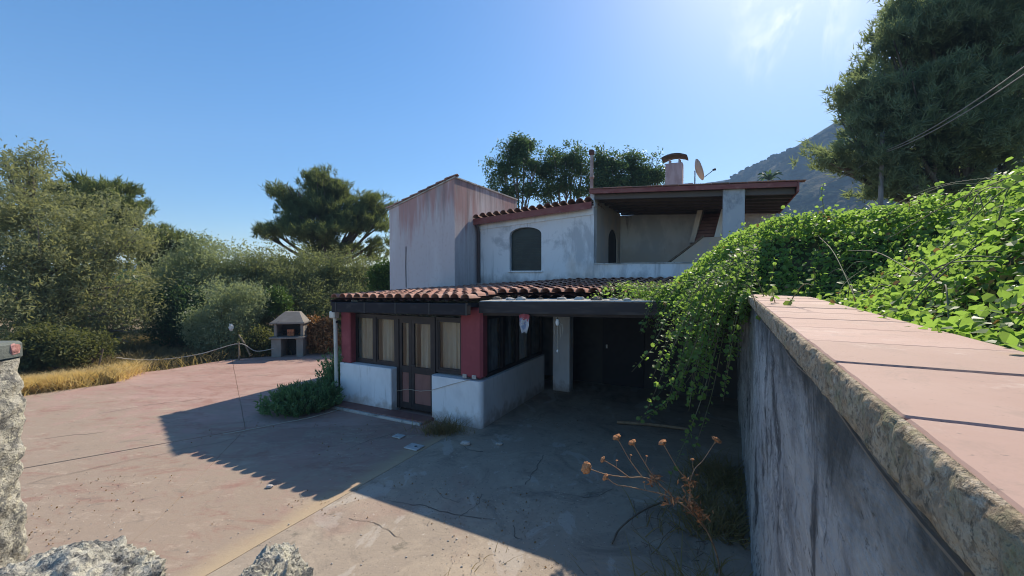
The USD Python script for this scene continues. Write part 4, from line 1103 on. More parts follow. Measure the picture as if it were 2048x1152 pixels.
tree('pine_tree', 'rounded dark pine showing above the left olive tree', b, P(200, 730, 21) * (1, 1, 0), pine_crown(b, 800, 30, 12, .30, .055, gap=.36), 'pine_leaf', .2, 2)
b = [PB(330, 485, 25, 40), PB(300, 490, 25, 32), PB(360, 490, 25, 26), PB(325, 520, 25, 44)]
tree('pine_tree', 'small bright-topped pine behind the olives, between two grey crowns', b, P(325, 690, 25) * (1, 1, 0), pine_crown(b, 600, 28, 13, .32, .06, gap=.36), 'pine_leaf', .16, 3)
b = [PB(415, 535, 19, 62), PB(370, 575, 19, 55), PB(460, 530, 19.5, 48), PB(430, 600, 18.5, 62), PB(345, 545, 19.5, 45), PB(420, 500, 19, 34)]
tree('olive_tree', 'silvery olive tree in the middle of the left tree line', b, P(410, 715, 19) * (1, 1, 0), crown(b, 2100, 15, .13, .14, .045, 14, gap=.38, clump=6, cr=.24), 'grey_leaf', .18, 4)
b = [PB(365, 615, 17.2, 48), PB(345, 650, 17, 45), PB(390, 650, 17, 42), PB(325, 610, 17.5, 38)]
tree('carob_tree', 'low dark green tree in shade between the big olive and the grey bush', b, P(360, 712, 17) * (1, 1, 0), crown(b, 1200, 15, .14, .12, .055, 15, gap=.36), 'dark_leaf', .12, 5)
b = [PB(440, 610, 16.2, 45), PB(410, 645, 16.2, 42), PB(470, 640, 16.3, 42), PB(435, 680, 16, 45), PB(495, 600, 16.5, 36)]
tree('olive_bush', 'pale feathery olive bush behind the sagging rope', b, P(440, 722, 16) * (1, 1, 0), crown(b, 1500, 14, .12, .12, .032, 16, gap=.38, bias=(0, 0, 1), bw=.5), 'grey_leaf', .07, 6, cat='bush', fork=.3)
hedge = [('olive tree with a pale round crown at the left end of the back row', [PB(530, 540, 20, 48), PB(500, 575, 20, 48), PB(560, 570, 19.5, 48), PB(530, 620, 19, 55), PB(500, 640, 18.5, 40)], 'olive_leaf'),
         ('olive tree of the back row, directly behind the barbecue', [PB(600, 545, 20.5, 48), PB(640, 560, 20.5, 50), PB(610, 600, 19.5, 60), PB(580, 640, 19, 42), PB(650, 630, 19, 48)], 'olive_leaf'),
         ('olive tree of the back row next to the tower wall', [PB(700, 555, 21, 50), PB(745, 570, 21, 48), PB(720, 610, 20, 58), PB(760, 620, 20.5, 48), PB(690, 640, 19.5, 48)], 'olive_leaf')]
for k, (lab, b, mt) in enumerate(hedge):
    px = np.mean([x[0][0] / x[0][1] for x in b]) * 850 + 1024
    tree('olive_tree', lab, b, P(px, 690, 19.8) * (1, 1, 0), crown(b, 1900, 15, .13, .14, .045, 20 + k, gap=.37, clump=6, cr=.24), mt, .16, 7 + k)
b = [PB(770, 540, 18.6, 22), PB(758, 560, 18.6, 24), PB(775, 575, 18.6, 24)]
tree('shrub', 'bright green leafy shrub against the tower wall', b, P(768, 600, 18.6) * (1, 1, 0), crown(b, 320, 15, .10, .13, .055, 30, gap=.34), 'bright_leaf', .05, 30, cat='bush')
b = [PB(552, 590, 17.3, 18), PB(565, 605, 17.3, 16), PB(548, 612, 17.3, 18)]
tree('shrub', 'small bright shrub above and left of the barbecue hood', b, P(555, 690, 17.3) * (1, 1, 0), crown(b, 260, 14, .09, .12, .045, 31, gap=.34), 'bright_leaf', .05, 31, cat='bush')
# the pine in the middle
b = [PB(632, 362, 28, 34, .7), PB(655, 378, 28, 36, .8), PB(600, 385, 28, 40, .55), PB(570, 390, 28, 24, .5), PB(675, 385, 28.5, 26, .9), PB(620, 415, 27.5, 52, .5), PB(590, 410, 28, 30, .5), PB(660, 430, 28, 46, .5),
     PB(590, 455, 27.5, 50, .38), PB(545, 462, 28, 30, .4), PB(525, 462, 28, 16, .45), PB(640, 462, 27, 62, .36), PB(700, 455, 28, 52, .45), PB(735, 415, 28, 36, .8), PB(755, 410, 28.5, 24, .9), PB(720, 430, 28, 40, .6), PB(750, 450, 28, 34, .6), PB(755, 480, 28.5, 32, .5), PB(690, 495, 28, 40, .4), PB(640, 500, 28, 44, .35), PB(745, 505, 29, 34, .4)]
tree('pine_tree', 'tall tiered pine with two heads left of the tower', b, P(660, 640, 28) * (1, 1, 0), pine_crown(b, 2500, 26, 33, .34, .05, gap=.45, gf=.9, rag=.8, shell=.62), 'pine_leaf', .34, 33, fork=.55)
# the trees behind the roof
behind = [('dense dark tree behind the tower ridge, leftmost of the trees over the roof', [PB(1005, 325, 26, 27), PB(1035, 310, 26, 30), PB(1050, 290, 26, 18, 1.0), PB(1000, 365, 26, 30), PB(1035, 355, 26, 36), PB(1065, 335, 26, 20), PB(1060, 385, 26, 28), PB(1010, 395, 26, 26)]),
          ('round-topped dark tree in the middle of the trees over the roof', [PB(1110, 320, 27, 32, .8), PB(1145, 318, 27, 30, .8), PB(1090, 345, 27, 30), PB(1130, 350, 27, 36), PB(1165, 345, 27, 26), PB(1105, 385, 27, 34), PB(1150, 385, 27, 30)]),
          ('spiky-topped tree behind the vent pipe, over the terrace roof', [PB(1205, 320, 26.5, 20, 1.4), PB(1195, 340, 26.5, 30), PB(1230, 335, 26.5, 26), PB(1215, 365, 26.5, 36), PB(1190, 380, 26.5, 28), PB(1245, 370, 26.5, 26)]),
          ('loose tree next to the chimney, rightmost of the trees over the roof', [PB(1262, 322, 27, 14, 1.6), PB(1270, 345, 27, 24), PB(1310, 335, 27, 13, 2.0), PB(1300, 355, 27, 22), PB(1280, 375, 27, 30), PB(1318, 372, 27, 20), PB(1288, 330, 27, 12, 1.3)])]
for k, (lab, b) in enumerate(behind):
    px = np.mean([x[0][0] / x[0][1] for x in b]) * 850 + 1024
    tree('oak_tree', lab, b, P(px, 640, 26.5) * (1, 1, 0), crown(b, 1250, 11, .12, .16, .075, 40 + k, gap=.49, gf=1.5, rag=.9, clump=9, cr=.24, shell=.7), 'oak_leaf', .22, 40 + k, fork=.5, bark='grey_bark')
# the big pine on the right
b = [PB(1960, 60, 18, 150), PB(1850, 90, 17.5, 110), PB(1790, 140, 17.5, 80), PB(1740, 200, 17.5, 65), PB(1900, 200, 17, 130), PB(2040, 150, 18, 160), PB(1800, 230, 17, 95), PB(1690, 255, 17.5, 42, .8), PB(1760, 300, 17, 70), PB(1720, 330, 17.3, 60, .7), PB(1660, 320, 17.5, 34, .7), PB(1830, 310, 16.8, 75), PB(1930, 300, 17, 80), PB(2030, 290, 17.5, 90), PB(1920, -40, 18.5, 120), PB(1840, 20, 18, 80), PB(2060, -60, 19, 160), PB(1770, 365, 17.6, 50, .7), PB(1722, 155, 18, 32, 1.0), PB(1765, 100, 18, 36, 1.0), PB(1712, 195, 18, 32), PB(1785, 60, 18, 30), PB(1860, 365, 17.5, 60, .5)]
bp = P(1960, 390, 18)
tree('pine_tree', 'huge dark pine filling the upper right corner', b, (bp[0], bp[1], 2.9), pine_crown(b, 8200, 22, 60, .32, .05, gap=.40, gf=.7, rag=.75, shell=.42), 'pine_leaf_dark', .42, 60, fork=.35)
# palm on the slope
pb = P(1535, 400, 62)
palm = thing('palm_tree', 'small palm on the mountain slope beyond the terrace roof', 'palm tree', pb)
part(palm, 'trunk', tube([pb + (0, 0, -6), pb + (0, 0, 1), pb + (0, 0, 2.6)], [.22, .2, .18], 8), M['bark'], True)
rgp = np.random.default_rng(2)
pc = pb + (0, 0, 2.9)
for k in range(26):
    az_, el_ = rgp.uniform(0, 2 * np.pi), rgp.uniform(-.1, 1.2)
    d_ = np.array([math.cos(az_) * math.cos(el_), math.sin(az_) * math.cos(el_), math.sin(el_)])
    ln = curve([pc, pc + d_ * 1.1 + (0, 0, .15), pc + d_ * 2.0 + (0, 0, -.7 + .3 * el_)], 8)
    nn = len(ln)
    sdv = unit(np.cross(d_, (0, 0, 1.0)))
    wv = .16 * np.sin(np.linspace(.15, np.pi, nn))[:, None]
    ii = np.arange(nn - 1)
    part(palm, 'frond', (np.vstack([ln + sdv * wv - (0, 0, .1), ln, ln - sdv * wv - (0, 0, .1)]), np.vstack([np.stack([ii, ii + 1, nn + ii + 1, nn + ii], 1), np.stack([nn + ii, nn + ii + 1, 2 * nn + ii + 1, 2 * nn + ii], 1)])), M['dark_leaf'])
# a belt of far trees so that the horizon closes
rgf = np.random.default_rng(77)
bl = []
for k in range(60):
    az_ = math.radians(-62 + 64 * k / 59 + rgf.uniform(-1, 1))
    r_ = rgf.uniform(45, 70)
    h_ = rgf.uniform(1.6, 3.0)
    bl.append(((r_ * math.sin(az_), r_ * math.cos(az_), h_ * .7), (h_ * 1.5, h_ * 1.5, h_ * .8)))
solo('distant_trees', crown(bl, 4200, 8, .4, .5, .28, 71, gap=.3, gf=.4), M['dark_leaf'], 'far-off belt of low trees closing the view behind the olives', 'trees', kind='stuff')

# shrubs near the house
def spiky(center, n, h, spread, seed, lean=.5, W=.03, per=26, L=.10):
    """An upright bush of twigs clothed in small narrow leaves."""
    rg = np.random.default_rng(seed)
    base = np.asarray(center) + np.c_[rg.normal(size=(n, 2)) * np.array(spread) * .45, np.zeros(n)]
    d = np.c_[(base - center)[:, :2] / np.array(spread) * lean + rg.normal(size=(n, 2)) * .22, np.ones(n)]
    d = unit(d)
    hh = h * rg.uniform(.45, 1.05, n) * np.clip(1.15 - .35 * np.linalg.norm((base - center)[:, :2] / spread, axis=1), .4, 1.2)
    t = rg.uniform(.08, 1, (n, per))
    c = base[:, None] + d[:, None] * (t * hh[:, None])[..., None] + rg.normal(size=(n, per, 3)) * .012
    ax = np.repeat(d, per, 0)
    u = unit(ax + rg.normal(size=(n * per, 3)) * .5)
    w = unit(np.cross(u, rg.normal(size=(n * per, 3)))) * W / 2
    c = c.reshape(-1, 3)
    l = L * rg.uniform(.6, 1.2, (n * per, 1))
    v = np.stack([c - w, c + w, c + u * l], 1).reshape(-1, 3)
    return v, np.arange(len(v)).reshape(-1, 3)


def twigs_of(center, n, h, spread, seed):
    rg = np.random.default_rng(seed)
    out = []
    for k in range(n):
        b0 = np.asarray(center) + (rg.normal() * spread[0] * .2, rg.normal() * spread[1] * .2, 0)
        e = b0 + (rg.normal() * spread[0] * .5, rg.normal() * spread[1] * .5, h * rg.uniform(.5, .9))
        out.append(tube([b0, (b0 + e) / 2 + rg.normal(size=3) * .02, e], [.012, .008, .004], 5))
    return join(out)


bc = np.r_[G(590, 826), 0.0]
t = thing('rosemary_bush', 'spreading dark green rosemary bush on the pavement left of the veranda', 'bush', bc)
part(t, 'stems', twigs_of(bc, 26, .6, (.62, .4), 3), M['bark'])
part(t, 'foliage', join([spiky(bc, 460, .58, (.46, .34), 4, lean=.55), spiky(bc + (.38, .25, 0), 240, .58, (.30, .28), 5, lean=.4)]), M['rosemary'])
bc2 = H(-8.42, 7.3)
t = thing('evergreen_shrub', 'narrow dark shrub growing behind the white downpipe', 'bush', bc2)
part(t, 'stems', twigs_of(bc2, 10, .9, (.2, .3), 8), M['bark'])
part(t, 'foliage', spiky(bc2 + (0, .1, 0), 300, 1.15, (.22, .36), 9, lean=.3), M['rosemary'])
b = [PB(640, 668, 16.4, 22), PB(625, 655, 16.5, 20), PB(655, 655, 16.5, 20), PB(618, 680, 16.2, 18), PB(655, 685, 16.2, 22)]
tree('dry_bush', 'rust and yellow dry bush between the barbecue and the veranda', b, P(638, 708, 16.4) * (1, 1, 0), crown(b, 700, 14, .09, .11, .06, 35, gap=.36, gf=2), 'rust_leaf', .04, 35, cat='bush', fork=.3)
b = [PB(500, 690, 15.8, 20), PB(520, 680, 16, 22), PB(535, 695, 15.9, 16)]
tree('bramble', 'dark tangled bramble behind the leaning stake, left of the barbecue', b, P(515, 712, 15.9) * (1, 1, 0), crown(b, 420, 14, .10, .10, .05, 36, gap=.36, gf=2), 'weed', .03, 36, cat='bush', fork=.3)
b = [PB(90, 690, 12.8, 52, .8), PB(140, 700, 12.6, 40, .8), PB(50, 710, 12.4, 42, .8), PB(185, 690, 13.2, 30, .8)]
tree('scrub_bush', 'low brown-green scrub behind the yellow grass at the left', b, P(100, 770, 12.5) * (1, 1, 0), crown(b, 1300, 14, .12, .11, .045, 37, gap=.36, gf=1.5), 'weed', .05, 37, cat='bush', fork=.3)


# grass
def blades(base, h, W, rg, lean=.35, seg=2):
    n = len(base)
    d = np.c_[rg.normal(size=(n, 2)) * lean, np.ones(n)]
    hh = h * rg.uniform(.5, 1.25, (n, 1))
    a = rg.uniform(0, np.pi, n)
    w = np.c_[np.cos(a), np.sin(a), np.zeros(n)] * W / 2
    mid = base + d * hh * .55
    bend = np.c_[d[:, :2] * 1.2, np.zeros(n)] * hh * .35
    tip = base + d * hh * .9 + bend
    v = np.stack([base - w, base + w, mid + w * .7, mid - w * .7, tip], 1).reshape(-1, 3)
    o = np.arange(n)[:, None] * 5
    return v, np.vstack([o + [0, 1, 2], o + [0, 2, 3], o + [3, 2, 4]])


rgg = np.random.default_rng(90)
edge = np.array([(-16.5, 7.2), (-12.75, 10.0), (-12.1, 10.9), (-11.25, 11.75), (-11.85, 12.6), (-11.6, 13.3)])


def along(line, n, spread, rg):
    seg = np.linalg.norm(np.diff(line, axis=0), axis=1)
    s_ = rg.uniform(0, seg.sum(), n)
    cum = np.r_[0, np.cumsum(seg)]
    p = np.stack([np.interp(s_, cum, line[:, k]) for k in range(2)], 1)
    return np.c_[p + rg.normal(size=(n, 2)) * spread, np.full(n, -.06)]


def clumped(p, f, seed, thr=.45):
    return p[meshkit.fbm(p * f, 3, seed) > thr]


gp = clumped(along(edge[1:4] + (-.28, .32), 9500, .20, rgg), 1.8, 3, .40)
gp = np.vstack([gp, clumped(along(edge[:2] + (-.28, .34), 3000, .2, rgg), 1.8, 3, .4), clumped(along(np.array([(-11.1, 11.9), (-11.6, 13.2)]) + (-.35, 0), 2500, .2, rgg), 1.8, 3, .4)])
solo('dry_grass', blades(gp, .42, .022, rgg, .5), M['straw'], 'bright yellow dry grass along the left edge of the yard', 'grass', kind='stuff')
xx = np.c_[rgg.uniform(-22, -6.5, 26000), rgg.uniform(10.5, 21, 26000)]
yard_poly = Polygon([(-20, 4), (-12.7, 10.0), (-11.1, 11.8), (-11.8, 12.85), (-11.05, 13.5), (-10.0, 15.3), (-8.85, 15.85), (-7.2, 16.55), (-3, 18), (0, 14), (0, 0), (-12, -6)])
import shapely
ins = shapely.contains_xy(yard_poly, xx[:, 0], xx[:, 1])
xx = xx[~ins]
solo('meadow_grass', blades(np.c_[xx, ground_height(xx[:, 0], xx[:, 1]) - .02], .45, .035, rgg, .4), M['dull_straw'], 'dull brown dry grass under the olive trees', 'grass', kind='stuff')
# tuft at the veranda corner, weeds at the foot of the wall
tc_ = np.r_[G(885, 868), 0]
tb = tc_ + np.c_[rgg.normal(size=(420, 2)) * (.20, .11), np.zeros(420)]
solo('grass_tuft', blades(tb, .26, .012, rgg, .6), M['dull_straw'], 'dry grass tuft by the rounded corner of the veranda wall', 'grass')
wv_ = np.stack([rgg.normal(-.02, .26, 2300), rgg.uniform(2.8, 7.2, 2300), np.zeros(2300)], 1)
wv_ = wv_[(wv_[:, 0] < .25)]
wv_ = clumped(wv_, 1.6, 9, .38)
solo('weeds', blades(hw(wv_), .30, .016, rgg, .8), M['weed_dry'], 'tangled weeds along the foot of the grey wall', 'weeds', kind='stuff')
dbx = np.c_[H(-1.2, 3.2)[0] + rgg.normal(size=(500, 1)) * .9, H(-1.2, 3.4)[1] + rgg.normal(size=(500, 1)) * .35, np.zeros(500)]
solo('ground_weeds', blades(clumped(dbx, 2.2, 19, .5), .10, .010, rgg, .9), M['dull_straw'], 'short dry weeds scattered on the grey concrete near the viewer', 'weeds', kind='stuff')

# ---------------------------------------------------------------- the creeper over the wall
def sm(x):
    x = np.clip(x, 0, 1)
    return x * x * (3 - 2 * x)


def vine_top(a, b):
    a0 = .80 - 2.05 * sm((b - 5.2) / 2.4)
    low = np.where(b > 6.3, 2.60, 2.72)
    rise = np.clip((a - a0) / (1.45 + .1 * sm((b - 5.5) / 1.5)), 0, 1)
    top = 3.74 + .20 * sm((a - 1.5) / .9) * sm((6.4 - b) / 1.2)
    z = low + (top - low) * (0.55 * rise + .45 * sm(rise))
    p = np.stack([a, b, 0 * a], -1)
    return z + (meshkit.fbm(p * 1.3, 4, 41) - .5) * .34 * (.25 + .75 * rise) + (meshkit.fbm(p * 4.5, 3, 42) - .5) * .16, a0


rgv = np.random.default_rng(101)
vine = thing('creeper', 'sprawling round-leaved green creeper spilling over the far end of the wall', 'creeper', H(1.5, 5.0, 2.5))
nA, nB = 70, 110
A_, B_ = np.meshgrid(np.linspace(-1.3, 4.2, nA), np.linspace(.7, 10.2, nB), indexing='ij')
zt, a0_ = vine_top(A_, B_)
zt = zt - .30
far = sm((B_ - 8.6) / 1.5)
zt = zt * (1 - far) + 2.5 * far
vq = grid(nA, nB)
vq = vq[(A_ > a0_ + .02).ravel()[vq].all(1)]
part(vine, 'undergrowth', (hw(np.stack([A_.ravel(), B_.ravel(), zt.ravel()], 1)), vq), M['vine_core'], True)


def round_leaves(cen, nrm, size, rg):
    """Six-cornered rounded leaves, a little folded along the middle."""
    n = len(cen)
    nrm = unit(nrm)
    u = unit(np.cross(nrm, rg.normal(size=(n, 3))))
    w = np.cross(nrm, u)
    s_ = (size * np.clip(rg.lognormal(-.15, .38, (n, 1)), .3, 1.4))[:, None]
    ang = np.array([0, .95, 2.05, np.pi, np.pi + 1.09, 2 * np.pi - .95])
    fold = np.array([0, .22, .22, 0, .22, .22])
    r = np.array([1.08, 1, .95, .92, .95, 1.0])
    v = cen[:, None] + s_ / 2 * r[None, :, None] * (np.cos(ang)[None, :, None] * u[:, None] + np.sin(ang)[None, :, None] * w[:, None] + fold[None, :, None] * nrm[:, None])
    o = np.arange(n)[:, None] * 6
    f = np.vstack([o + [0, 1, 3], o + [1, 2, 3], o + [0, 3, 4], o + [0, 4, 5]])
    return v.reshape(-1, 3), f


n = 104000
aL = rgv.uniform(-1.35, 4.2, n)
bL = .8 + rgv.uniform(0, 1, n) ** .85 * 9.0
zt, a0_ = vine_top(aL, bL)
keep = (aL > a0_ - .06) & (rgv.uniform(0, 1, n) > sm((bL - 8.4) / 1.3))
aL, bL, zt = aL[keep], bL[keep], zt[keep]
dep = rgv.exponential(.085, len(aL))
dens = meshkit.fbm(np.stack([aL, bL, 0 * aL], -1) * 2.4, 3, 55)
k2 = (dens > .31) | (dep > .10)
aL, bL, zt, dep = aL[k2], bL[k2], zt[k2], dep[k2]
zL = zt - dep + rgv.normal(size=len(aL)) * .03 + (rgv.uniform(0, 1, len(aL)) < .02) * rgv.uniform(0, .16, len(aL))
cen = hw(np.stack([aL, bL, zL], 1))
# leaves also drape down the steep front next to the coping
eps = .05
ga = (vine_top(aL + eps, bL)[0] - vine_top(aL - eps, bL)[0]) / (2 * eps)
gb = (vine_top(aL, bL + eps)[0] - vine_top(aL, bL - eps)[0]) / (2 * eps)
nl = np.stack([-ga, -gb, np.ones(len(ga))], 1)
nl = unit(nl)
nl = np.stack([C * nl[:, 0] + S * nl[:, 1], -S * nl[:, 0] + C * nl[:, 1], nl[:, 2]], 1)
nl = nl + rgv.normal(size=nl.shape) * .8 + to_sun * .3
dist = np.linalg.norm(cen - (0, 0, EYE), axis=1)
LEAF = .044
# hanging strands
stems, hc, hn = [], [], []
rs = np.random.default_rng(55)


def strand(p0, p1, sag, nleaf, size_j, stem_r=.0035):
    p0, p1 = np.asarray(p0), np.asarray(p1)
    mid = (p0 + p1) / 2 + np.array([0, 0, sag]) + rs.normal(size=3) * .04
    ln = curve([p0, mid, p1], 9)
    stems.append(tube(ln, np.linspace(stem_r * 1.4, stem_r * .6, len(ln)), 5))
    t = np.sort(rs.uniform(0.02, 1, nleaf))
    idx = t * (len(ln) - 1)
    q = np.stack([np.interp(idx, np.arange(len(ln)), ln[:, k]) for k in range(3)], 1)
    tan = unit(np.gradient(q, axis=0) if nleaf > 1 else q)
    sd_ = unit(np.cross(tan, (0.2, -1, .1))) * np.where(np.arange(nleaf) % 2, 1, -1)[:, None]
    hc.append(q + sd_ * .026 + rs.normal(size=q.shape) * .006)
    hn.append(np.array([0, -.35, .65]) + sd_ * .3 + rs.normal(size=q.shape) * .4)


# curtain hanging off the wall and the canopy's right end
for k in range(48):
    a = rs.uniform(-.42, .28)
    b = rs.uniform(5.75, 6.75)
    top_z = 2.80 + .5 * np.clip(a + .5, 0, 1) + rs.uniform(-.1, .25)
    drop = rs.uniform(.3, 1.25)
    p0 = H(a + .1, b + .1, top_z)
    p1 = H(a - rs.uniform(.05, .48), b - rs.uniform(.1, .5), top_z - drop - .15)
    strand(p0, p1, .16, int(18 + drop * 24), 1)
for k in range(22):                         # fewer, longer tails
    a = rs.uniform(-.25, .26)
    b = rs.uniform(5.6, 6.3)
    p0 = H(a, b, 2.75 + .3 * rs.uniform())
    p1 = H(a - rs.uniform(.2, .8), b - rs.uniform(.2, .5), rs.uniform(1.25, 1.8))
    strand(p0, p1, .22, 48, 1)
for k in range(24):                         # over the canopy edge, in its shade
    a = rs.uniform(-1.1, .1)
    b = rs.uniform(6.85, 7.1)
    strand(H(a + .2, b + .2, 2.85), H(a - .1, b - .1, 2.6 - rs.uniform(.1, .75)), .1, 26, 1)
strand(P(1445, 640, 5.4), P(1345, 958, 4.55), -.05, 34, 1, .005)
strand(P(1450, 660, 5.3), P(1395, 900, 4.9), -.08, 26, 1, .004)
strand(P(1420, 700, 5.6), P(1280, 845, 5.2), -.12, 36, 1)
strand(P(1440, 650, 5.6), P(1310, 805, 5.3), .02, 40, 1)
strand(P(1400, 640, 6.0), P(1265, 745, 5.7), .1, 36, 1)
# runners over the tiles at the left
for k in range(34):
    a = rs.uniform(-2.3, -.9)
    b = rs.uniform(7.1, 8.6)
    p0 = H(a + .8, b + .1, 2.75)
    z1 = (2.56 if b < 7.9 else 2.74) + .025 * (a + 2)
    strand(p0, H(a, b, z1), .10, 34, 1)
# runners lying across the bank
for k in range(46):
    a = rs.uniform(.9, 2.4)
    b = 1.2 + rs.uniform(0, 1) ** 1.2 * 6
    a2, b2 = max(1.0, a + rs.normal() * .5), b + rs.normal() * .8
    a = max(a, 1.0)
    z0, z1 = vine_top(np.array([a, a2]), np.array([b, b2]))[0]
    ln = curve([H(a, b, z0 - .02), H((a + a2) / 2, (b + b2) / 2, (z0 + z1) / 2 + rs.uniform(.04, .14)), H(a2, b2, z1 - .02)], 7)
    stems.append(tube(ln, .0042, 5))
for k in range(16):                         # shoots standing up out of the top
    a, b = rs.uniform(.2, 2.6), rs.uniform(3.5, 8.2)
    z0 = vine_top(np.array([a]), np.array([b]))[0][0]
    strand(H(a, b, z0 - .1), H(a + rs.normal() * .3, b + rs.normal() * .3, z0 + rs.uniform(.12, .38)), .1, 12, 1)
hc, hn = np.vstack(hc), np.vstack(hn)
for st_ in stems:
    part(vine, 'stem', st_, M['vine_stem'], True)
order = np.argsort(dist + 1e3 * (dep > .09))
big = order[:220]
rest = np.setdiff1d(np.arange(len(cen)), big)
for k in big:
    part(vine, 'leaf', round_leaves(cen[k:k + 1], nl[k:k + 1], LEAF, rgv), M['vine_leaf'])
tail = np.argsort(np.linalg.norm(hc - (0, 0, EYE), axis=1))
for k in tail[:80]:
    part(vine, 'leaf', round_leaves(hc[k:k + 1], hn[k:k + 1], .05, rgv), M['vine_leaf'])
dl = rgv.choice(len(cen), 1500, replace=False)
part(vine, 'dead_leaves', round_leaves(cen[dl] + rgv.normal(size=(1500, 3)) * .02, rgv.normal(size=(1500, 3)) + nl[dl], .04, rgv), M['dead_leaf'], kind='stuff')
part(vine, 'foliage', join([round_leaves(cen[rest], nl[rest], LEAF, rgv), round_leaves(hc[tail[80:]], hn[tail[80:]], .05, rgv)]), M['vine_leaf'], kind='stuff')

# ---------------------------------------------------------------- dry flower plant in front of the wall
def Q(cx_, cy_, d=3.75):
    return P(1130 + cx_ * .3056, 800 + cy_ * .3056, d)


plant = thing('dry_flower', 'dead thistle-like plant with rusty flower heads by the wall foot', 'plant', H(-.05, 4.0))
root = H(-.08, 4.15, 0)
paths = [
    ([root, Q(1040, 1150, 4.0), Q(960, 900, 3.9), Q(835, 745), Q(735, 670), Q(615, 550)], .009, None),
    ([Q(615, 550), Q(520, 525), Q(430, 525), Q(280, 505), Q(160, 465, 3.65)], .006, .062),
    ([Q(615, 560), Q(535, 430), Q(455, 300)], .005, .042), ([Q(520, 525), Q(435, 410), Q(352, 265)], .005, .044),
    ([Q(430, 525), Q(345, 460), Q(263, 410)], .005, .034), ([Q(735, 670), Q(640, 635), Q(440, 590), Q(350, 575), Q(283, 530)], .005, .040),
    ([Q(960, 900, 3.9), Q(850, 740), Q(830, 570), Q(755, 470), Q(655, 300)], .006, .042), ([Q(830, 570), Q(865, 470), Q(920, 410), Q(1000, 285)], .005, .052),
    ([Q(540, 435), Q(545, 385)], .003, .012), ([Q(345, 455), Q(348, 415)], .003, .013), ([Q(440, 410), Q(441, 378)], .003, .012),
    ([Q(858, 480), Q(848, 410)], .003, .022), ([Q(540, 610), Q(530, 560)], .003, .013)]
for pth, r, head in paths:
    ln = curve(pth, 6)
    part(plant, 'stem', tube(ln, np.linspace(r, r * .6, len(ln)), 6), M['dry_stem'], True)
    if head:
        dr = unit(ln[-1] - ln[-2])
        mm = trimesh.creation.icosphere(3, 1.0)
        hv_ = np.array(mm.vertices)
        hv_ = hv_ * (1 + .28 * (meshkit.fbm(hv_ * 4 + len(ln), 3, 7)[:, None] - .5) * 2)
        al = hv_ @ dr
        flat = hv_ - np.outer(al, dr) * .55
        flat = flat * (1 + .0 * al[:, None])
        cup = ln[-1] + dr * head * .25 + flat * head * (0.75 + .35 * np.clip(al, -1, 1))[:, None]
        if head > .03:
            for q in range(9):
                ry_ = unit(dr * .8 + np.random.default_rng(q).normal(size=3) * .55)
                part(plant, 'ray', tube([ln[-1] - dr * head * .55, ln[-1] - dr * head * .2 + ry_ * head * .35, ln[-1] + ry_ * head * .85], [.0022, .0018, .0012], 4), M['dry_stem'])
        part(plant, 'flower_head', (cup, np.array(mm.faces)), M['dry_head'], True)
rd = np.random.default_rng(4)
for c_ in [(690, 665), (830, 560), (835, 690), (900, 760), (920, 790), (605, 545), (870, 740)]:
    o = Q(*c_)
    cv_ = o + rd.normal(size=(26, 3)) * .035
    part(plant, 'withered_leaf', leaves_quads(cv_, .07, .018, rd), M['dry_head'])

# ---------------------------------------------------------------- yard things
bq = P(579, 711, 15.8) * (1, 1, 0)
BA = math.radians(8)
bbq = thing('barbecue', 'masonry garden barbecue with sloping concrete hood at the yard edge', 'barbecue', bq, BA)


def lb_(lo, hi, bev=.012):
    v, f = box(lo, hi, bev)
    return np.stack([bq[0] + v[:, 0] * math.cos(BA) - v[:, 1] * math.sin(BA), bq[1] + v[:, 0] * math.sin(BA) + v[:, 1] * math.cos(BA), v[:, 2]], 1), f


for x0, x1 in ((-.56, -.22), (.30, .54)):
    part(bbq, 'base_pier', lb_((x0, -.30, -.05), (x1, .35, .66)), M['bbq_concrete'])
part(bbq, 'base_back', lb_((-.54, .355, -.05), (.52, .42, .70)), M['soot'])
part(bbq, 'counter', lb_((-.62, -.36, .663), (.58, .42, .73)), M['bbq_concrete'])
for x0, x1 in ((-.50, -.40), (.42, .52)):
    part(bbq, 'side_wall', lb_((x0, -.20, .733), (x1, .40, 1.20)), M['bbq_concrete'])
part(bbq, 'back_wall', lb_((-.397, .32, .733), (.417, .40, 1.20)), M['soot'])
part(bbq, 'hood_shelf', lb_((-.60, -.32, 1.203), (.60, .44, 1.27)), M['bbq_concrete'])
hv = np.array([(-.56, -.28, 1.273), (.56, -.28, 1.273), (.56, .40, 1.273), (-.56, .40, 1.273), (-.26, .20, 1.62), (.26, .20, 1.62), (.26, .40, 1.62), (-.26, .40, 1.62)])
hv = np.stack([bq[0] + hv[:, 0] * math.cos(BA) - hv[:, 1] * math.sin(BA), bq[1] + hv[:, 0] * math.sin(BA) + hv[:, 1] * math.cos(BA), hv[:, 2]], 1)
part(bbq, 'hood', (hv, np.array([(0, 3, 2, 1), (4, 5, 6, 7), (0, 1, 5, 4), (1, 2, 6, 5), (2, 3, 7, 6), (3, 0, 4, 7)])), M['bbq_concrete'])
for k in range(9):
    part(bbq, 'grill_bar', lb_((-.38 + k * .085, -.16, .86), (-.368 + k * .085, .30, .872), 0), M['black_metal'])
part(bbq, 'fire_brick', lb_((-.10, -.05, .733), (.14, .10, .98)), M['fire_brick'])

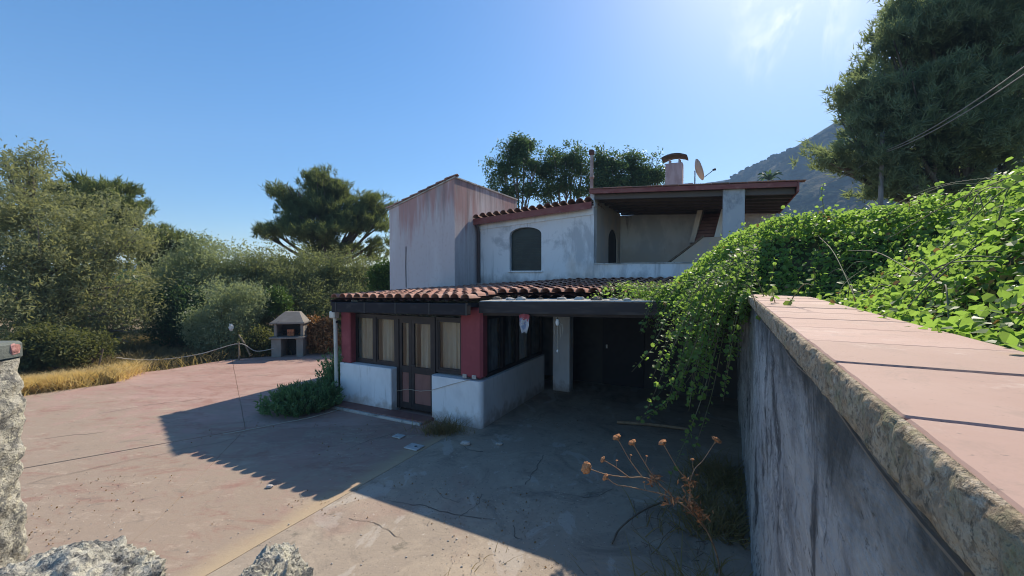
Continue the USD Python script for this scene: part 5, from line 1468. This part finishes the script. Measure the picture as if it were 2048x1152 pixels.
# stakes and rope
for lab, p0, p1 in (('short dark stake standing upright at the yellow grass', P(188, 742, 12.9), P(202, 698, 12.9)), ('dark stake leaning against the upright one in the yellow grass', P(166, 738, 12.9), P(200, 699, 12.95)),
                    ('thin upright stake holding the rope left of the barbecue', P(475, 722, 15.0), P(475, 684, 15.0)), ('pale stake leaning in the brambles left of the barbecue', P(498, 706, 15.3), P(475, 670, 15.4))):
    solo('stake', tube(np.array([p0 - (0, 0, .12), (p0 + p1) / 2 + (.01, 0, 0), p1]), [.032, .03, .026], 7), M['stick'] if 'dark' in lab else M['bamboo'], lab, 'stake', smooth=True)
ropeL = curve([P(228, 716, 13.2), P(270, 720, 13.6), P(330, 719, 14.0), P(400, 708, 14.5), P(475, 688, 15.0), P(510, 703, 15.2), P(552, 696, 15.5)], 8)
solo('rope', tube(ropeL, .016, 6), M['rope'], 'pale rope sagging between the stakes along the yard edge', 'rope', smooth=True)
hose = np.array([G(440, 873), G(490, 864), G(560, 850), G(620, 838), G(690, 818)])
solo('cord', tube(np.c_[curve(hose, 8), np.full(len(curve(hose, 8)), .012)], .008, 6), M['rope'], 'thin pale cord lying across the pavement past the rosemary bush', 'cord', smooth=True)
pl_ = P(460, 655, 15.6)
mm = trimesh.creation.icosphere(3, 1.0)
vv = np.array(mm.vertices)
vv = vv * (1 + .5 * (meshkit.fbm(vv * 2.5, 3, 3)[:, None] - .5) * 2) * (.08, .06, .13)
solo('plastic_bag', (vv + pl_, np.array(mm.faces)), M['white_plastic'], 'white plastic bag caught in the pale olive bush', 'plastic bag', smooth=30)
for lab, px, py, r in (('small pale inspection cover nearer the door step', 795, 877, .10), ('pale square inspection cover with a dark hole', 826, 899, .14)):
    g = np.r_[G(px, py), 0]
    c_ = thing('inspection_cover', lab, 'cover', g, -PHI)
    v, f = box((-r, -r * .8, .001), (r, r * .8, .022), .006)
    part(c_, 'plate', (np.stack([g[0] + C * v[:, 0] + S * v[:, 1], g[1] - S * v[:, 0] + C * v[:, 1], v[:, 2]], 1), f), M['cover_grey'])
    if r > .12:
        part(c_, 'hole', tube([g + (0.03, 0, .018), g + (0.03, 0, .0235)], .028, 10), M['soot'])
solo('bamboo_pole', tube(np.array([np.r_[G(1236, 852), .05], np.r_[G(1300, 856), .05], np.r_[G(1380, 866), .05]]), [.035, .034, .03], 8), M['bamboo'], 'bamboo pole lying on the ground under the canopy', 'pole', smooth=True)
solo('fallen_branch', tube(curve([np.r_[G(1228, 1100), .02], np.r_[G(1245, 1075), .06], np.r_[G(1290, 1045), .10], np.r_[G(1340, 1015), .05]], 6), .012, 6), M['stick'], 'bare crooked branch on the ground left of the weeds', 'branch', smooth=True)
rb = np.random.default_rng(66)
tw = []
for k in range(46):
    p0 = np.r_[G(rb.uniform(1270, 1430), rb.uniform(1010, 1140)), .02]
    d_ = np.r_[rb.normal(size=2) * .16, rb.uniform(0, .12)]
    tw.append(tube([p0, p0 + d_ * .5 + rb.normal(size=3) * (.02, .02, .01), p0 + d_], .004, 4))
solo('twigs', join(tw), M['stick'], 'loose dry twigs heaped in front of the weeds', 'twigs', kind='stuff')
for lab, px, py, sz in (('white pebble in the sun just beyond the scalloped roof shadow', 532, 981, .05), ('grey stone on the concrete right of the veranda corner', 998, 893, .06), ('flat broken tile piece on the concrete by the grass tuft', 930, 893, .09),
                        ('dark wood splinter propped on the veranda wall by the grass tuft', 925, 838, .0)):
    g = np.r_[G(px, py), 0]
    if sz:
        solo('stone', rock(g + (0, 0, sz * .3), (sz, sz * .6, sz * .4), px, 3), M['white_plaster'] if 'white' in lab else M['slab_concrete'], lab, 'stone', smooth=True)
    else:
        g = np.r_[G(918, 848), 0]
        solo('wood_splinter', tube([g + (0, .02, 0), g + (.05, .05, .10), g + (.10, .06, .24)], [.03, .022, .012], 5), M['soot'], lab, 'splinter')
gq = np.stack([rb.uniform(-6.5, 1.4, 9000), 2.2 + 6.5 * rb.uniform(0, 1, 9000) ** 1.5, np.full(9000, .004)], 1)
gq = gq[meshkit.fbm(gq * (.7, .9, 1), 4, 23) > .53]
for nm, mt, lab, sl, W_, in (('grit', 'pale_grit', 'fine pale grit strewn over the worn concrete', slice(0, None, 2), .010), ('leaf_litter', 'dead_leaf', 'small dry leaf bits blown over the concrete', slice(1, None, 5), .020), ('dark_grit', 'soot', 'dark crumbs strewn over the worn concrete', slice(3, None, 5), .009)):
    solo(nm, leaves_quads(gq[sl] + (0, 0, .003), W_ * 1.4, W_, rb, (0, 0, 0), 0), M[mt], lab, nm.split('_')[-1], kind='stuff')
pb_ = []
for k in range(80):
    g = np.r_[G(rb.uniform(120, 1150), 960 + 190 * rb.uniform(0, 1) ** .8), .004]
    r_ = rb.uniform(.005, .014)
    mm = trimesh.creation.icosphere(1, 1.0)
    pb_.append((np.array(mm.vertices) * (r_, r_ * .7, r_ * .5) + g, np.array(mm.faces)))
solo('pebbles', join(pb_), M['slab_concrete'], 'scattered pebbles and crumbs on the concrete', 'pebbles', kind='stuff')

# ---------------------------------------------------------------- utility pole and wires
up0 = P(1757, 400, 16.5)
pole = thing('utility_pole', 'slim utility pole in front of the huge pine', 'pole', (up0[0], up0[1], 3.0))
ptop = P(1757, 268, 16.5)
part(pole, 'shaft', tube([(up0[0], up0[1], 2.4), (up0[0], up0[1], 5.5), tuple(ptop)], [.10, .085, .07], 10), M['pole_wood'], True)
part(pole, 'bracket', box(ptop + (-.12, -.10, -.62), ptop + (.12, -.06, -.54), .006), M['black_metal'])
for k, (py, ey) in enumerate(((306, 120), (309, 136))):
    e = P(2060, ey, 8.0)
    s0 = P(1757, py, 16.4)
    ln = [s0 * (1 - t) + e * t + (0, 0, -.55 * 4 * t * (1 - t) * .35) for t in np.linspace(0, 1.5, 28)]
    solo('overhead_wire', tube(ln, .012, 5), M['wire'], ('upper' if k == 0 else 'lower') + ' of the two wires rising from the pole to the right edge', 'wire')
s0, e = P(1757, 306, 16.4), P(1640, 372, 17.5)
solo('overhead_wire', tube([s0 * (1 - t) + e * t + (0, 0, -.12 * 4 * t * (1 - t)) for t in np.linspace(0, 1, 14)], .008, 5), M['wire'], 'thin slack wire dropping from the pole to the left', 'wire')

# ---------------------------------------------------------------- groups of like things
for kind_, text in (('olive_tree', 'olive trees beyond the yard'), ('pine_tree', 'pines around the house'), ('oak_tree', 'trees showing over the roof'), ('stake', 'stakes along the yard edge'),
                    ('overhead_wire', 'wires on the utility pole'), ('inspection_cover', 'covers set in the pavement'), ('stone', 'loose stones on the pavement'), ('shrub', 'small bright shrubs')):
    for pr_ in stage.GetPrimAtPath('/World').GetChildren():
        if re.fullmatch(kind_ + r'(_\d{3})?', pr_.GetName()):
            pr_.SetCustomDataByKey('group', text)

# ---------------------------------------------------------------- haze
hz = usdkit.material(stage, '/World/Looks/haze', {'v': ('principled_volume', {'color': (0.42, 0.66, 1.0), 'density': 0.00062, 'anisotropy': 0.0})}, [], volume='v.volume')
solo('haze', box((-910, -905, -14), (910, 915, 300)), hz, kind='stuff')
